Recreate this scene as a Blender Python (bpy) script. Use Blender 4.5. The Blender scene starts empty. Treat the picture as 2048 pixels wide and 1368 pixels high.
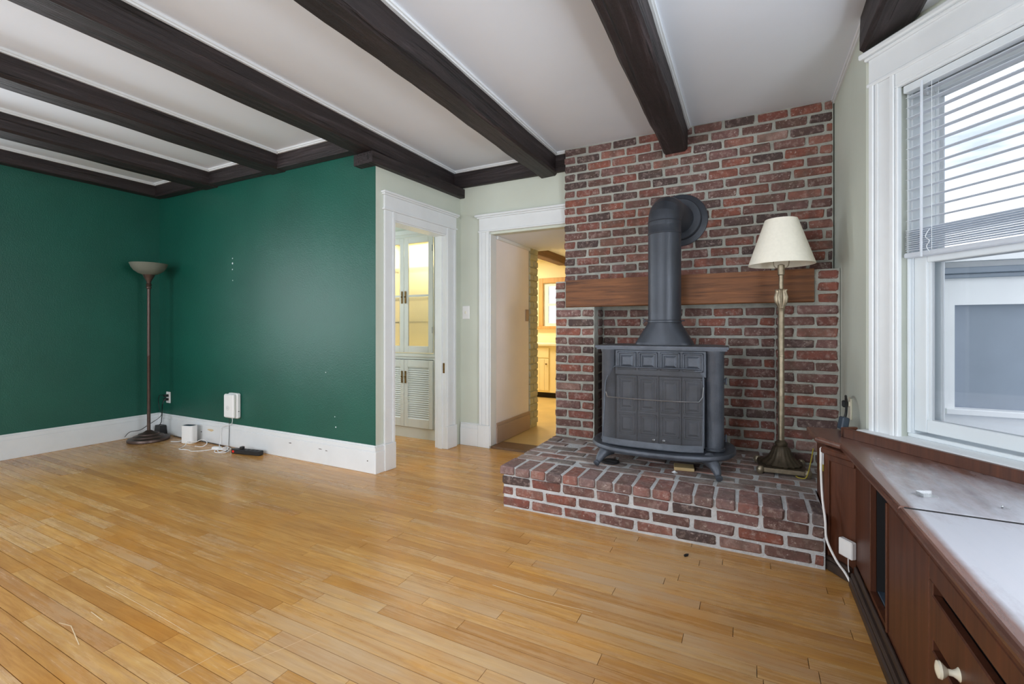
import bpy, math, random
from mathutils import Vector, Matrix, noise
random.seed(7)
SC = bpy.context.scene
COL = SC.collection

# ------------------------------------------------------------------ camera
cam = bpy.data.cameras.new('camera'); camo = bpy.data.objects.new('camera', cam); COL.objects.link(camo)
cam.sensor_fit = 'HORIZONTAL'; cam.sensor_width = 36.0
cam.lens = 36.0 * 923.0 / 2048.0
cam.shift_y = -28.0 / 2048.0
cam.clip_start = 0.02; cam.clip_end = 200
camo.location = (0, 0, 1.07)
camo.rotation_euler = (math.radians(90), 0, math.radians(27.11))
SC.camera = camo

# ------------------------------------------------------------------ view, world, lights
vs = SC.view_settings
vs.view_transform = 'Standard'; vs.look = 'None'; vs.gamma = 1.0; vs.use_curve_mapping = False
vs.exposure = 0.0
SC.cycles.max_bounces = 10; SC.cycles.diffuse_bounces = 6; SC.cycles.glossy_bounces = 4
SC.cycles.transparent_max_bounces = 16; SC.cycles.sample_clamp_indirect = 6.0
SC.cycles.caustics_reflective = False; SC.cycles.caustics_refractive = False

w = bpy.data.worlds.new('sky'); SC.world = w; w.use_nodes = True
nt = w.node_tree; nt.nodes.clear()
tc = nt.nodes.new('ShaderNodeTexCoord'); mp = nt.nodes.new('ShaderNodeMapping')
mp.inputs['Scale'].default_value = (2.0, 2.0, 9.0)
nz = nt.nodes.new('ShaderNodeTexNoise'); nz.inputs['Scale'].default_value = 2.2; nz.inputs['Detail'].default_value = 5
cr = nt.nodes.new('ShaderNodeValToRGB')
cr.color_ramp.elements[0].position = 0.36; cr.color_ramp.elements[0].color = (0.30, 0.35, 0.43, 1)
cr.color_ramp.elements[1].position = 0.62; cr.color_ramp.elements[1].color = (0.74, 0.77, 0.82, 1)
bg = nt.nodes.new('ShaderNodeBackground'); bg.inputs['Strength'].default_value = 2.9
wo = nt.nodes.new('ShaderNodeOutputWorld')
nt.links.new(tc.outputs['Generated'], mp.inputs['Vector']); nt.links.new(mp.outputs[0], nz.inputs['Vector'])
nt.links.new(nz.outputs['Fac'], cr.inputs['Fac']); nt.links.new(cr.outputs[0], bg.inputs['Color'])
nt.links.new(bg.outputs[0], wo.inputs['Surface'])

def area(name, loc, target, sx, sy, power, col=(1, 1, 1)):
    l = bpy.data.lights.new(name, 'AREA'); l.shape = 'RECTANGLE'; l.size = sx; l.size_y = sy
    l.energy = power; l.color = col
    o = bpy.data.objects.new(name, l); COL.objects.link(o); o.location = loc
    o.rotation_euler = (Vector(target) - Vector(loc)).to_track_quat('-Z', 'Y').to_euler()
    return o
DAY = (0.89, 0.945, 1.0)
# added fill lamps at unseen windows, stronger than the sky, mostly tilted up
area('left_window_fill', (-5.62, 0.62, 1.35), (0, 0.62, 2.0), 1.1, 1.55, 60, DAY)
area('rear_window_fill', (-3.7, -1.98, 1.4), (-3.7, 4, 2.6), 1.5, 1.6, 71, DAY)
area('rear_window_fill', (-1.3, -1.98, 1.4), (-1.3, 4, 2.6), 1.5, 1.6, 71, DAY)
area('bay_window_fill', (1.30, 0.98, 1.4), (-3, 0.98, 2.2), 1.3, 1.45, 84, DAY)
area('pantry_fill', (-4.62, 3.15, 1.5), (0, 3.15, 1.3), 0.7, 1.3, 24, DAY)  # added fill that brightens the pantry cabinet, without a known window

# ------------------------------------------------------------------ materials
def s2l(c):
    return tuple(((v / 255.0) / 12.92 if v / 255.0 <= 0.04045 else ((v / 255.0 + 0.055) / 1.055) ** 2.4) for v in c)
def rgba(c): return (*c, 1.0)

class NT:
    def __init__(s, name):
        s.m = bpy.data.materials.new(name); s.m.use_nodes = True; s.t = s.m.node_tree
        s.b = s.t.nodes['Principled BSDF']; s.out = s.t.nodes['Material Output']
    def n(s, t, **kw):
        nd = s.t.nodes.new(t)
        for k, v in kw.items():
            if k in nd.inputs: nd.inputs[k].default_value = v
            else: setattr(nd, k, v)
        return nd
    def l(s, a, b): s.t.links.new(a, b)
    def pos(s, scale=(1, 1, 1), rnd=None):
        g = s.n('ShaderNodeNewGeometry'); m = s.n('ShaderNodeMapping'); m.inputs['Scale'].default_value = scale
        src = g.outputs['Position']
        if rnd is not None:
            sc = s.n('ShaderNodeVectorMath', operation='SCALE'); cm = s.n('ShaderNodeCombineXYZ')
            s.l(rnd, cm.inputs[0]); s.l(rnd, cm.inputs[1]); s.l(rnd, cm.inputs[2])
            s.l(cm.outputs[0], sc.inputs[0]); sc.inputs['Scale'].default_value = 37.0
            ad = s.n('ShaderNodeVectorMath', operation='ADD'); s.l(src, ad.inputs[0]); s.l(sc.outputs[0], ad.inputs[1]); src = ad.outputs[0]
        s.l(src, m.inputs['Vector']); return m.outputs[0]
    def noise(s, vec, scale=5, detail=4, rough=0.55, dist=0):
        n = s.n('ShaderNodeTexNoise', Scale=scale, Detail=detail, Roughness=rough, Distortion=dist); s.l(vec, n.inputs['Vector']); return n.outputs['Fac']
    def ramp(s, fac, stops, interp='LINEAR'):
        r = s.n('ShaderNodeValToRGB'); e = r.color_ramp.elements; r.color_ramp.interpolation = interp
        while len(e) < len(stops): e.new(0.5)
        for i, (p, c) in enumerate(stops):
            e[i].position = p; e[i].color = (*c, 1) if len(c) == 3 else c
        s.l(fac, r.inputs['Fac']); return r.outputs['Color']
    def mix(s, fac, a, b, mode='MIX'):
        m = s.n('ShaderNodeMix', data_type='RGBA', blend_type=mode)
        for sock, v in ((m.inputs[0], fac), (m.inputs[6], a), (m.inputs[7], b)):
            if hasattr(v, 'is_linked'): s.l(v, sock)
            elif isinstance(v, (int, float)): sock.default_value = v
            else: sock.default_value = (*v, 1) if len(v) == 3 else v
        return m.outputs[2]
    def math(s, op, a, b=0.5):
        m = s.n('ShaderNodeMath', operation=op)
        for i, v in enumerate((a, b)):
            if hasattr(v, 'is_linked'): s.l(v, m.inputs[i])
            else: m.inputs[i].default_value = v
        return m.outputs[0]
    def bump(s, h, strength=0.2, dist=0.01):
        b = s.n('ShaderNodeBump', Strength=strength, Distance=dist); s.l(h, b.inputs['Height']); s.l(b.outputs[0], s.b.inputs['Normal'])
    def col(s, c): s.l(c, s.b.inputs['Base Color']) if hasattr(c, 'is_linked') else setattr(s.b.inputs['Base Color'], 'default_value', (*c, 1))
    def set(s, **kw):
        for k, v in kw.items():
            k = k.replace('_', ' ')
            if hasattr(v, 'is_linked'): s.l(v, s.b.inputs[k])
            else: s.b.inputs[k].default_value = v

def paint(name, c, rough=0.5, var=0.10, vs=3.0, bump=0.05, bs=220, spec=0.5, metal=0.0, dist=0.002):
    t = NT(name); c = s2l(c); p = t.pos()
    n1 = t.noise(p, vs, 4)
    t.col(t.ramp(n1, [(0.3, tuple(v * (1 - var) for v in c)), (0.7, tuple(min(1, v * (1 + var)) for v in c))]))
    t.set(Roughness=rough, Metallic=metal); t.b.inputs['Specular IOR Level'].default_value = spec
    if bump: t.bump(t.noise(p, bs, 2), bump, dist)
    return t.m

def wood(name, dark, light, axis='x', rough=0.45, gscale=1.0, bump=0.15, rnd=False, spec=0.5, worn=None):
    t = NT(name); sc = {'x': (1.2, 22, 22), 'y': (22, 1.2, 22), 'z': (22, 22, 1.2)}[axis]
    sc = tuple(v * gscale for v in sc)
    r = None
    if rnd: r = t.n('ShaderNodeObjectInfo').outputs['Random']
    p = t.pos(sc, r); n1 = t.noise(p, 1.6, 6, 0.65, 0.4)
    c = t.ramp(n1, [(0.25, s2l(dark)), (0.75, s2l(light))])
    p2 = t.pos((1, 1, 1), r); n2 = t.noise(p2, 2.5, 3)
    c = t.mix(t.math('MULTIPLY', n2, 0.45), c, tuple(v * 0.55 for v in s2l(dark)))
    if worn: c = t.mix(t.ramp(t.noise(t.pos((1, 1, 1)), 3.3, 6, 0.7), [(0.52, (0, 0, 0)), (0.72, (0.55, 0.55, 0.55))]), c, s2l(worn))
    t.col(c); t.set(Roughness=rough); t.b.inputs['Specular IOR Level'].default_value = spec
    t.bump(n1, bump, 0.004)
    return t.m

M = {}
M['green'] = paint('green_wall_paint', (15, 82, 68), 0.42, 0.12, 1.6, 0.5, 130, 0.5, 0, 0.003)
M['sage'] = paint('pale_sage_wall_paint', (202, 207, 195), 0.6, 0.04, 2, 0.12, 150)
M['ceiling'] = paint('ceiling_paint', (228, 234, 244), 0.8, 0.02, 2, 0.1, 200)
M['white'] = paint('white_trim_paint', (224, 227, 229), 0.38, 0.03, 6, 0.05, 90)
M['pink'] = paint('passage_wall_paint', (246, 238, 238), 0.6, 0.04, 2, 0.1, 150)
M['taupe'] = paint('taupe_baseboard_paint', (170, 146, 132), 0.5, 0.05)
M['painted_brick'] = paint('painted_brick', (182, 180, 156), 0.7, 0.12, 14, 0.4, 60)
M['cream'] = paint('cream_cabinet_paint', (238, 226, 186), 0.5, 0.03)
M['grey_cab'] = paint('grey_white_cabinet_paint', (214, 217, 214), 0.45, 0.03)
M['plastic'] = paint('white_plastic', (236, 236, 236), 0.35, 0.01, 3, 0)
M['ivory'] = paint('ivory_ceramic', (232, 226, 205), 0.25, 0.03, 3, 0)
M['blackplastic'] = paint('black_plastic', (26, 27, 29), 0.45, 0.1, 8, 0)
M['greyplastic'] = paint('blue_grey_plastic', (62, 74, 88), 0.5, 0.1, 8, 0)
M['vinyl'] = paint('white_vinyl_window_frame', (216, 222, 226), 0.35, 0.02, 4, 0)
M['slat'] = paint('blind_slat_white', (236, 239, 243), 0.4, 0.02, 4, 0)
_t = M['slat'].node_tree; _b = _t.nodes['Principled BSDF']; _tl = _t.nodes.new('ShaderNodeBsdfTranslucent'); _tl.inputs['Color'].default_value = (0.9, 0.93, 0.97, 1); _mx = _t.nodes.new('ShaderNodeMixShader'); _mx.inputs[0].default_value = 0.6
_t.links.new(_b.outputs[0], _mx.inputs[1]); _t.links.new(_tl.outputs[0], _mx.inputs[2]); _t.links.new(_mx.outputs[0], _t.nodes['Material Output'].inputs['Surface'])
M['fabric'] = paint('lamp_shade_linen', (238, 233, 218), 0.9, 0.03, 60, 0.3, 500)
M['stair'] = paint('exterior_white_paint', (245, 246, 248), 0.7, 0.03, 3, 0.1)
M['siding'] = paint('exterior_grey_panel', (142, 152, 166), 0.35, 0.06, 5, 0.1, 40)
M['ground'] = paint('outside_ground', (205, 205, 202), 0.9, 0.2, 2, 0)
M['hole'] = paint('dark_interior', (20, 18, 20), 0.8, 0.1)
M['red'] = paint('red_switch', (225, 40, 30), 0.3, 0.02, 3, 0)
M['yellow'] = paint('yellow_cord', (176, 160, 60), 0.5, 0.1)
M['paper'] = paint('white_paper', (225, 228, 232), 0.8, 0.05)
M['mortar'] = paint('brick_mortar', (172, 173, 165), 0.95, 0.16, 16, 0.9, 120, 0.2, 0, 0.006)
M['brass'] = paint('aged_brass', (120, 92, 48), 0.4, 0.2, 30, 0, metal=0.8)
M['steel'] = paint('steel', (170, 172, 175), 0.3, 0.05, 9, 0, metal=1.0)
M['lampgold'] = paint('antique_gold_metal', (150, 138, 118), 0.42, 0.22, 40, 0.25, 160, metal=0.75)
M['lampdark'] = paint('dark_bronze_base', (84, 74, 60), 0.45, 0.25, 40, 0.3, 120, metal=0.6)
M['bronze'] = paint('brown_bronze_metal', (86, 70, 64), 0.38, 0.2, 20, 0.1, 120, metal=0.55)
M['iron'] = paint('blue_black_cast_iron', (80, 85, 94), 0.40, 0.30, 9, 0.5, 260, 0.5, 0.35, 0.003)
M['pipe'] = paint('black_stove_pipe', (62, 66, 74), 0.42, 0.15, 7, 0.2, 300, 0.5, 0.35)
M['vinylfloor'] = paint('kitchen_floor', (206, 178, 120), 0.3, 0.10, 3, 0.05)
def beam_mat(name, axis):
    t = NT(name); k = {'x': (1.0, 16, 16), 'y': (16, 1.0, 16)}[axis]; k2 = {'x': (0.7, 42, 42), 'y': (42, 0.7, 42)}[axis]
    g = t.noise(t.pos(k), 1.7, 7, 0.7, 0.5); cr_ = t.noise(t.pos(k2), 1.0, 4, 0.6, 0.2); big_ = t.noise(t.pos(), 2.4, 5, 0.65)
    c = t.ramp(g, [(0.28, s2l((20, 15, 16))), (0.55, s2l((42, 33, 34))), (0.80, s2l((86, 75, 78)))])
    c = t.mix(t.ramp(big_, [(0.45, (0, 0, 0)), (0.75, (0.6, 0.6, 0.6))]), c, s2l((40, 26, 24)))
    crk = t.ramp(cr_, [(0.33, (1, 1, 1)), (0.40, (0, 0, 0))])
    c = t.mix(crk, c, s2l((12, 9, 9)))
    t.col(c); t.set(Roughness=0.52); t.b.inputs['Specular IOR Level'].default_value = 0.45
    t.bump(t.math('SUBTRACT', t.math('ADD', g, t.math('MULTIPLY', big_, 0.8)), t.math('MULTIPLY', crk, 0.7)), 0.9, 0.012); return t.m
M['beam'] = beam_mat('dark_hewn_beam', 'y')
M['beamx'] = beam_mat('dark_hewn_beam_cross', 'x')
M['mantel'] = wood('oak_mantel_wood', (70, 38, 18), (158, 100, 56), 'x', 0.6, 1.6, 1.0)
M['kbeam'] = wood('brown_kitchen_beam', (80, 54, 34), (140, 102, 64), 'y', 0.6)
M['cabx'] = wood('dark_cabinet_wood', (62, 32, 20), (112, 64, 42), 'z', 0.42, 0.9, 0.15)
def counter_mat():
    t = NT('worn_countertop_painted_glare'); g = t.noise(t.pos((20, 1.4, 20)), 1.6, 6, 0.65, 0.4)
    c = t.ramp(g, [(0.25, s2l((70, 42, 34))), (0.75, s2l((124, 86, 72)))])
    n1 = t.noise(t.pos((1.6, 0.8, 1)), 2.2, 6, 0.62); n2 = t.noise(t.pos((9, 3, 1)), 3.0, 5, 0.7)
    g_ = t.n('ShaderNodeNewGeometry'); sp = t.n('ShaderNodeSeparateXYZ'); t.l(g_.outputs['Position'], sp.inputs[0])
    # wear plus window glare painted in as pale haze; rim and tip stay dark
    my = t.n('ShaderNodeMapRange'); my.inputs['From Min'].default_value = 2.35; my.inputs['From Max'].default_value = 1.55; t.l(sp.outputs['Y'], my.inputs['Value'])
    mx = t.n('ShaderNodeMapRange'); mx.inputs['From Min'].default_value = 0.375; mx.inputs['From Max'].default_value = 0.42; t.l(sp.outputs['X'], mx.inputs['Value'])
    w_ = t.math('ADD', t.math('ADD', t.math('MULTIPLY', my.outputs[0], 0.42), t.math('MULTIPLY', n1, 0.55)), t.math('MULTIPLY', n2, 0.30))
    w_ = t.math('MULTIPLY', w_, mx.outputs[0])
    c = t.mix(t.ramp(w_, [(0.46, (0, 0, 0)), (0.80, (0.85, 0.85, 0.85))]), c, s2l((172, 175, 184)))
    t.col(c); t.set(Roughness=0.26); t.b.inputs['Specular IOR Level'].default_value = 0.7; t.bump(g, 0.2, 0.003); return t.m
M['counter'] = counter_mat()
M['base_dark'] = wood('blackened_base_moulding', (44, 34, 30), (84, 66, 56), 'y', 0.5, 0.9, 0.2)
M['oakwin'] = wood('kitchen_window_oak', (190, 140, 80), (222, 176, 112), 'z', 0.5)
M['block'] = wood('raw_pine_block', (190, 160, 110), (220, 196, 150), 'x', 0.7)
M['threshold'] = wood('worn_brown_threshold', (92, 66, 44), (140, 106, 74), 'x', 0.35, 0.8, 0.2, False, 0.5, (150, 120, 90))

def glass_mat(name, tint=(1, 1, 1), gloss=0.6, rough=0.02, body=0.0, bodycol=(1, 1, 1)):
    t = NT(name); t.t.nodes.remove(t.b)
    tr = t.n('ShaderNodeBsdfTransparent'); tr.inputs['Color'].default_value = (*tint, 1)
    gl = t.n('ShaderNodeBsdfGlossy', Roughness=rough); fr = t.n('ShaderNodeFresnel', IOR=1.45)
    m = t.n('ShaderNodeMixShader'); t.l(t.math('MULTIPLY', fr.outputs[0], gloss), m.inputs[0])
    t.l(tr.outputs[0], m.inputs[1]); t.l(gl.outputs[0], m.inputs[2]); sh = m.outputs[0]
    if body:
        df = t.n('ShaderNodeBsdfDiffuse'); df.inputs['Color'].default_value = (*bodycol, 1)
        m2 = t.n('ShaderNodeMixShader'); m2.inputs[0].default_value = body; t.l(sh, m2.inputs[1]); t.l(df.outputs[0], m2.inputs[2]); sh = m2.outputs[0]
    t.l(sh, t.out.inputs['Surface']); return t.m
M['glass'] = glass_mat('window_glass')
M['clear'] = glass_mat('clear_plastic', (0.95, 0.97, 0.98), 1.0, 0.1, 0.25, (0.8, 0.82, 0.85))
M['frost'] = glass_mat('marbled_lamp_glass', (0.7, 0.72, 0.64), 0.8, 0.2, 0.5, (0.30, 0.31, 0.26))

def mesh_mat():
    t = NT('wire_mesh'); t.t.nodes.remove(t.b)
    tr = t.n('ShaderNodeBsdfTransparent'); p = t.n('ShaderNodeBsdfPrincipled')
    p.inputs['Base Color'].default_value = (*s2l((74, 72, 74)), 1); p.inputs['Roughness'].default_value = 0.55; p.inputs['Metallic'].default_value = 0.3
    m = t.n('ShaderNodeMixShader'); nn = t.noise(t.pos(), 5, 3)
    t.l(t.math('ADD', t.math('MULTIPLY', nn, 0.20), 0.30), m.inputs[0])
    t.l(tr.outputs[0], m.inputs[1]); t.l(p.outputs[0], m.inputs[2]); t.l(m.outputs[0], t.out.inputs['Surface']); return t.m
M['mesh'] = mesh_mat()

def brick_mat(name, dust=0.0, dustcol=(168, 166, 160), dark_mix=0.0, bright=1.0):
    t = NT(name); r = t.n('ShaderNodeObjectInfo').outputs['Random']
    k = bright
    stops = [(0.0, (84, 70, 68)), (0.10, (112, 82, 76)), (0.22, (138, 86, 76)), (0.34, (126, 92, 86)), (0.46, (148, 92, 78)), (0.58, (118, 86, 80)), (0.70, (152, 104, 92)), (0.82, (132, 98, 94)), (0.92, (98, 78, 76)), (0.97, (162, 128, 118))]
    base = t.ramp(r, [(p, tuple(v * k for v in s2l(c))) for p, c in stops], 'CONSTANT')
    p = t.pos((1, 1, 1), r)
    n1 = t.noise(p, 13, 5, 0.65); n2 = t.noise(p, 32, 5, 0.7); n3 = t.noise(p, 7, 3)
    c = t.mix(t.ramp(n1, [(0.42, (0, 0, 0)), (0.70, (0.65, 0.65, 0.65))]), base, s2l((78, 60, 58)))
    c = t.mix(t.ramp(n2, [(0.50, (0, 0, 0)), (0.74, (0.65, 0.65, 0.65))]), c, s2l((186, 166, 158)))
    c = t.mix(t.ramp(n3, [(0.50, (0, 0, 0)), (0.68, (0.6, 0.6, 0.6))]), c, tuple(v * k for v in s2l((104, 88, 78))))
    c = t.mix(t.ramp(t.noise(p, 46, 5, 0.75), [(0.60, (0, 0, 0)), (0.68, (0.8, 0.8, 0.8))]), c, s2l((200, 184, 176)))
    if dark_mix: c = t.mix(dark_mix, c, s2l((14, 12, 12)))
    if dust: c = t.mix(t.ramp(t.noise(t.pos(), 4.5, 6, 0.7), [(0.35, (0, 0, 0)), (0.7, (dust, dust, dust))]), c, s2l(dustcol))
    t.col(c); t.set(Roughness=0.85); t.b.inputs['Specular IOR Level'].default_value = 0.3
    t.bump(t.math('ADD', n2, t.math('MULTIPLY', n1, 1.5)), 0.7, 0.006)
    return t.m
M['brick'] = brick_mat('clay_brick', bright=0.92)
M['brick_hearth'] = brick_mat('hearth_face_brick', bright=0.88)
M['brick_row'] = brick_mat('hearth_edge_brick', 0.35, (150, 140, 138))
M['brick_top'] = brick_mat('dusty_hearth_top_brick', 0.75)
M['mortar_white'] = paint('pale_hearth_mortar', (198, 200, 202), 0.95, 0.14, 16, 0.9, 120, 0.2, 0, 0.006)
M['brick_dark'] = brick_mat('dark_brick', 0.25, (110, 110, 112), 0.72)

def floor_mat(name, attr=False):
    t = NT(name)
    if attr:
        a = t.n('ShaderNodeAttribute'); a.attribute_name = 'rnd'; r = a.outputs['Fac']
    else: r = t.n('ShaderNodeObjectInfo').outputs['Random']
    base = t.ramp(r, [(0.0, s2l((190, 138, 76))), (0.2, s2l((210, 158, 88))), (0.4, s2l((218, 166, 94))), (0.6, s2l((198, 146, 80))), (0.8, s2l((216, 172, 108))), (1.0, s2l((180, 126, 70)))])
    p = t.pos((2.2, 26, 26), r); g = t.noise(p, 2.0, 6, 0.65, 0.6)
    c = t.mix(t.ramp(g, [(0.35, (0.6, 0.6, 0.6)), (0.65, (0, 0, 0))]), base, s2l((160, 106, 54)))
    pw = t.pos((1.0, 1.6, 1))
    big = t.noise(pw, 0.9, 4, 0.6); fine = t.noise(t.pos((3.0, 9, 1), r), 2.5, 5, 0.7)
    # finish worn through to grey wood, in irregular patches strongest before the hearth and near the bottom edge
    def spot(x, y, rad):
        g_ = t.n('ShaderNodeNewGeometry'); d = t.n('ShaderNodeVectorMath', operation='DISTANCE'); t.l(g_.outputs['Position'], d.inputs[0]); d.inputs[1].default_value = (x, y, 0)
        mr = t.n('ShaderNodeMapRange'); mr.inputs['From Min'].default_value = rad; mr.inputs['From Max'].default_value = 0; t.l(d.outputs['Value'], mr.inputs['Value']); return mr.outputs[0]
    sp = t.math('MAXIMUM', t.math('MAXIMUM', spot(-0.35, 2.0, 0.75), spot(-0.55, 1.25, 0.7)), spot(-1.2, 1.1, 0.6))
    streak = t.noise(t.pos((1.3, 34, 1), r), 1.8, 6, 0.7)
    wear = t.math('ADD', t.math('ADD', t.math('MULTIPLY', sp, 0.20), t.math('MULTIPLY', big, 0.34)), t.math('ADD', t.math('MULTIPLY', streak, 0.42), t.math('ADD', t.math('MULTIPLY', fine, 0.16), t.math('MULTIPLY', r, 0.12))))
    c = t.mix(t.ramp(wear, [(0.52, (0, 0, 0)), (0.80, (0.80, 0.80, 0.80))]), c, s2l((208, 180, 146)))
    c = t.mix(t.ramp(t.noise(pw, 2.3, 4, 0.6), [(0.5, (0, 0, 0)), (0.75, (0.5, 0.5, 0.5))]), c, s2l((206, 138, 50)))
    t.col(c)
    rr = t.n('ShaderNodeMapRange'); rr.inputs['From Min'].default_value = 0.45; rr.inputs['From Max'].default_value = 0.85; rr.inputs['To Min'].default_value = 0.20; rr.inputs['To Max'].default_value = 0.42
    t.l(wear, rr.inputs['Value']); t.set(Roughness=rr.outputs[0]); t.b.inputs['Specular IOR Level'].default_value = 0.45
    t.bump(g, 0.06, 0.002); return t.m
M['plank'] = floor_mat('honey_floor_board'); M['plank_attr'] = floor_mat('honey_floor_board_far', True)

# ------------------------------------------------------------------ mesh helpers
WPOS = {}
class MB:
    def __init__(s, mtx=None): s.v = []; s.f = []; s.m = mtx or Matrix(); s.smooth = False
    def add(s, vs_, fs):
        b = len(s.v); s.v += [s.m @ Vector(v) for v in vs_]; s.f += [tuple(b + i for i in f) for f in fs]; return s
    def box(s, x0, x1, y0, y1, z0, z1, bev=0.0):
        if x1 < x0: x0, x1 = x1, x0
        if y1 < y0: y0, y1 = y1, y0
        if z1 < z0: z0, z1 = z1, z0
        if bev <= 0:
            return s.add([(x0, y0, z0), (x1, y0, z0), (x1, y1, z0), (x0, y1, z0), (x0, y0, z1), (x1, y0, z1), (x1, y1, z1), (x0, y1, z1)],
                         [(3, 2, 1, 0), (4, 5, 6, 7), (0, 1, 5, 4), (1, 2, 6, 5), (2, 3, 7, 6), (3, 0, 4, 7)])
        bev = min(bev, (x1 - x0) * 0.49, (y1 - y0) * 0.49, (z1 - z0) * 0.49)
        X, Y, Z = (x0, x1), (y0, y1), (z0, z1); V = []; idx = {}
        for i in (0, 1):
            for j in (0, 1):
                for k in (0, 1):
                    sx, sy, sz = (bev if i == 0 else -bev), (bev if j == 0 else -bev), (bev if k == 0 else -bev)
                    for a, p in (('x', (X[i], Y[j] + sy, Z[k] + sz)), ('y', (X[i] + sx, Y[j], Z[k] + sz)), ('z', (X[i] + sx, Y[j] + sy, Z[k]))):
                        idx[(i, j, k, a)] = len(V); V.append(p)
        q = lambda *k: idx[k]; F = []
        for e in (0, 1):
            f = [q(e, 0, 0, 'x'), q(e, 1, 0, 'x'), q(e, 1, 1, 'x'), q(e, 0, 1, 'x')]; F.append(tuple(f if e else f[::-1]))
            f = [q(0, e, 0, 'y'), q(0, e, 1, 'y'), q(1, e, 1, 'y'), q(1, e, 0, 'y')]; F.append(tuple(f if e else f[::-1]))
            f = [q(0, 0, e, 'z'), q(1, 0, e, 'z'), q(1, 1, e, 'z'), q(0, 1, e, 'z')]; F.append(tuple(f if e else f[::-1]))
        for a in (0, 1):
            for b in (0, 1):
                fl = (a == b)
                f = [q(0, a, b, 'y'), q(1, a, b, 'y'), q(1, a, b, 'z'), q(0, a, b, 'z')]; F.append(tuple(f if not fl else f[::-1]))
                f = [q(a, 0, b, 'x'), q(a, 1, b, 'x'), q(a, 1, b, 'z'), q(a, 0, b, 'z')]; F.append(tuple(f if fl else f[::-1]))
                f = [q(a, b, 0, 'x'), q(a, b, 1, 'x'), q(a, b, 1, 'y'), q(a, b, 0, 'y')]; F.append(tuple(f if not fl else f[::-1]))
        for i in (0, 1):
            for j in (0, 1):
                for k in (0, 1):
                    f = [q(i, j, k, 'x'), q(i, j, k, 'y'), q(i, j, k, 'z')]; F.append(tuple(f if (i + j + k) % 2 else f[::-1]))
        return s.add(V, F)
    def prism(s, poly, vec):
        n = len(poly); vec = Vector(vec); P = [Vector(p) for p in poly]
        nrm = Vector((0, 0, 0))
        for i in range(n): nrm += P[i].cross(P[(i + 1) % n])
        if nrm.dot(vec) < 0: P = P[::-1]
        V = P + [p + vec for p in P]
        F = [tuple(range(n))[::-1], tuple(range(n, 2 * n))] + [(i, (i + 1) % n, n + (i + 1) % n, n + i) for i in range(n)]
        return s.add(V, F)
    def tube(s, path, r, seg=10, caps=True):
        s.smooth = True; P = [Vector(p) for p in path]; n = len(P)
        rs = r if isinstance(r, (list, tuple)) else [r] * n
        V = []; F = []; up = None
        for i in range(n):
            t = (P[min(i + 1, n - 1)] - P[max(i - 1, 0)]).normalized()
            if up is None:
                up = Vector((0, 0, 1)) if abs(t.z) < 0.9 else Vector((1, 0, 0))
            up = (up - t * up.dot(t)).normalized(); sd = t.cross(up)
            for k in range(seg):
                a = 2 * math.pi * k / seg; V.append(P[i] + (up * math.cos(a) + sd * math.sin(a)) * rs[i])
        for i in range(n - 1):
            for k in range(seg):
                k2 = (k + 1) % seg; F.append((i * seg + k, i * seg + k2, (i + 1) * seg + k2, (i + 1) * seg + k))
        if caps: F.append(tuple(range(seg))[::-1]); F.append(tuple((n - 1) * seg + k for k in range(seg)))
        # orient outward
        F = [f[::-1] for f in F]
        return s.add(V, F)
    def lathe(s, prof, c=(0, 0, 0), seg=32, flute=0, amp=0.0, axis='z'):
        s.smooth = True; V = []; F = []; n = len(prof)
        for i, pr in enumerate(prof):
            r, z = pr[0], pr[1]; am = pr[2] if len(pr) > 2 else 0.0
            for k in range(seg):
                a = 2 * math.pi * k / seg; rr = r * (1 + (am * math.cos(flute * a) if flute else 0))
                x, y = rr * math.cos(a), rr * math.sin(a)
                V.append((c[0] + x, c[1] + y, c[2] + z))
        for i in range(n - 1):
            for k in range(seg):
                k2 = (k + 1) % seg; F.append((i * seg + k, i * seg + k2, (i + 1) * seg + k2, (i + 1) * seg + k))
        return s.add(V, F)
    def build(s, name, mat, parent=None, sharp=40, **props):
        me = bpy.data.meshes.new(name)
        xs = [v.x for v in s.v]; ys = [v.y for v in s.v]; zs = [v.z for v in s.v]
        o0 = Vector(((min(xs) + max(xs)) / 2, (min(ys) + max(ys)) / 2, min(zs)))
        me.from_pydata([v - o0 for v in s.v], [], s.f); me.update()
        me.materials.append(M[mat] if isinstance(mat, str) else mat)
        if s.smooth:
            me.shade_smooth(); me.set_sharp_from_angle(angle=math.radians(sharp))
        o = bpy.data.objects.new(name, me); COL.objects.link(o); o.location = o0
        adopt(o, parent); WPOS[o] = o0
        for k, v in props.items(): o[k] = v
        return o
def adopt(o, parent):
    if parent is not None:
        o.parent = parent; o.matrix_parent_inverse = Matrix.Translation(-WPOS[parent])
def thing(name, label, cat, loc, group=None):
    o = bpy.data.objects.new(name, None); COL.objects.link(o); o.location = loc; o.empty_display_size = 0.1
    WPOS[o] = Vector(loc); o['label'] = label; o['category'] = cat
    if group: o['group'] = group
    return o
def struct(mb, name, mat, parent=None):
    return mb.build(name, mat, parent, kind='structure') if parent is None else mb.build(name, mat, parent)
def tagged(mb, name, mat, label, cat, group=None):
    o = mb.build(name, mat); o['label'] = label; o['category'] = cat
    if group: o['group'] = group
    return o
def place(name, mesh, loc, parent, scale=(1, 1, 1), rot=(0, 0, 0)):
    o = bpy.data.objects.new(name, mesh); COL.objects.link(o); o.location = loc; o.scale = scale; o.rotation_euler = rot
    adopt(o, parent); return o
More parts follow.
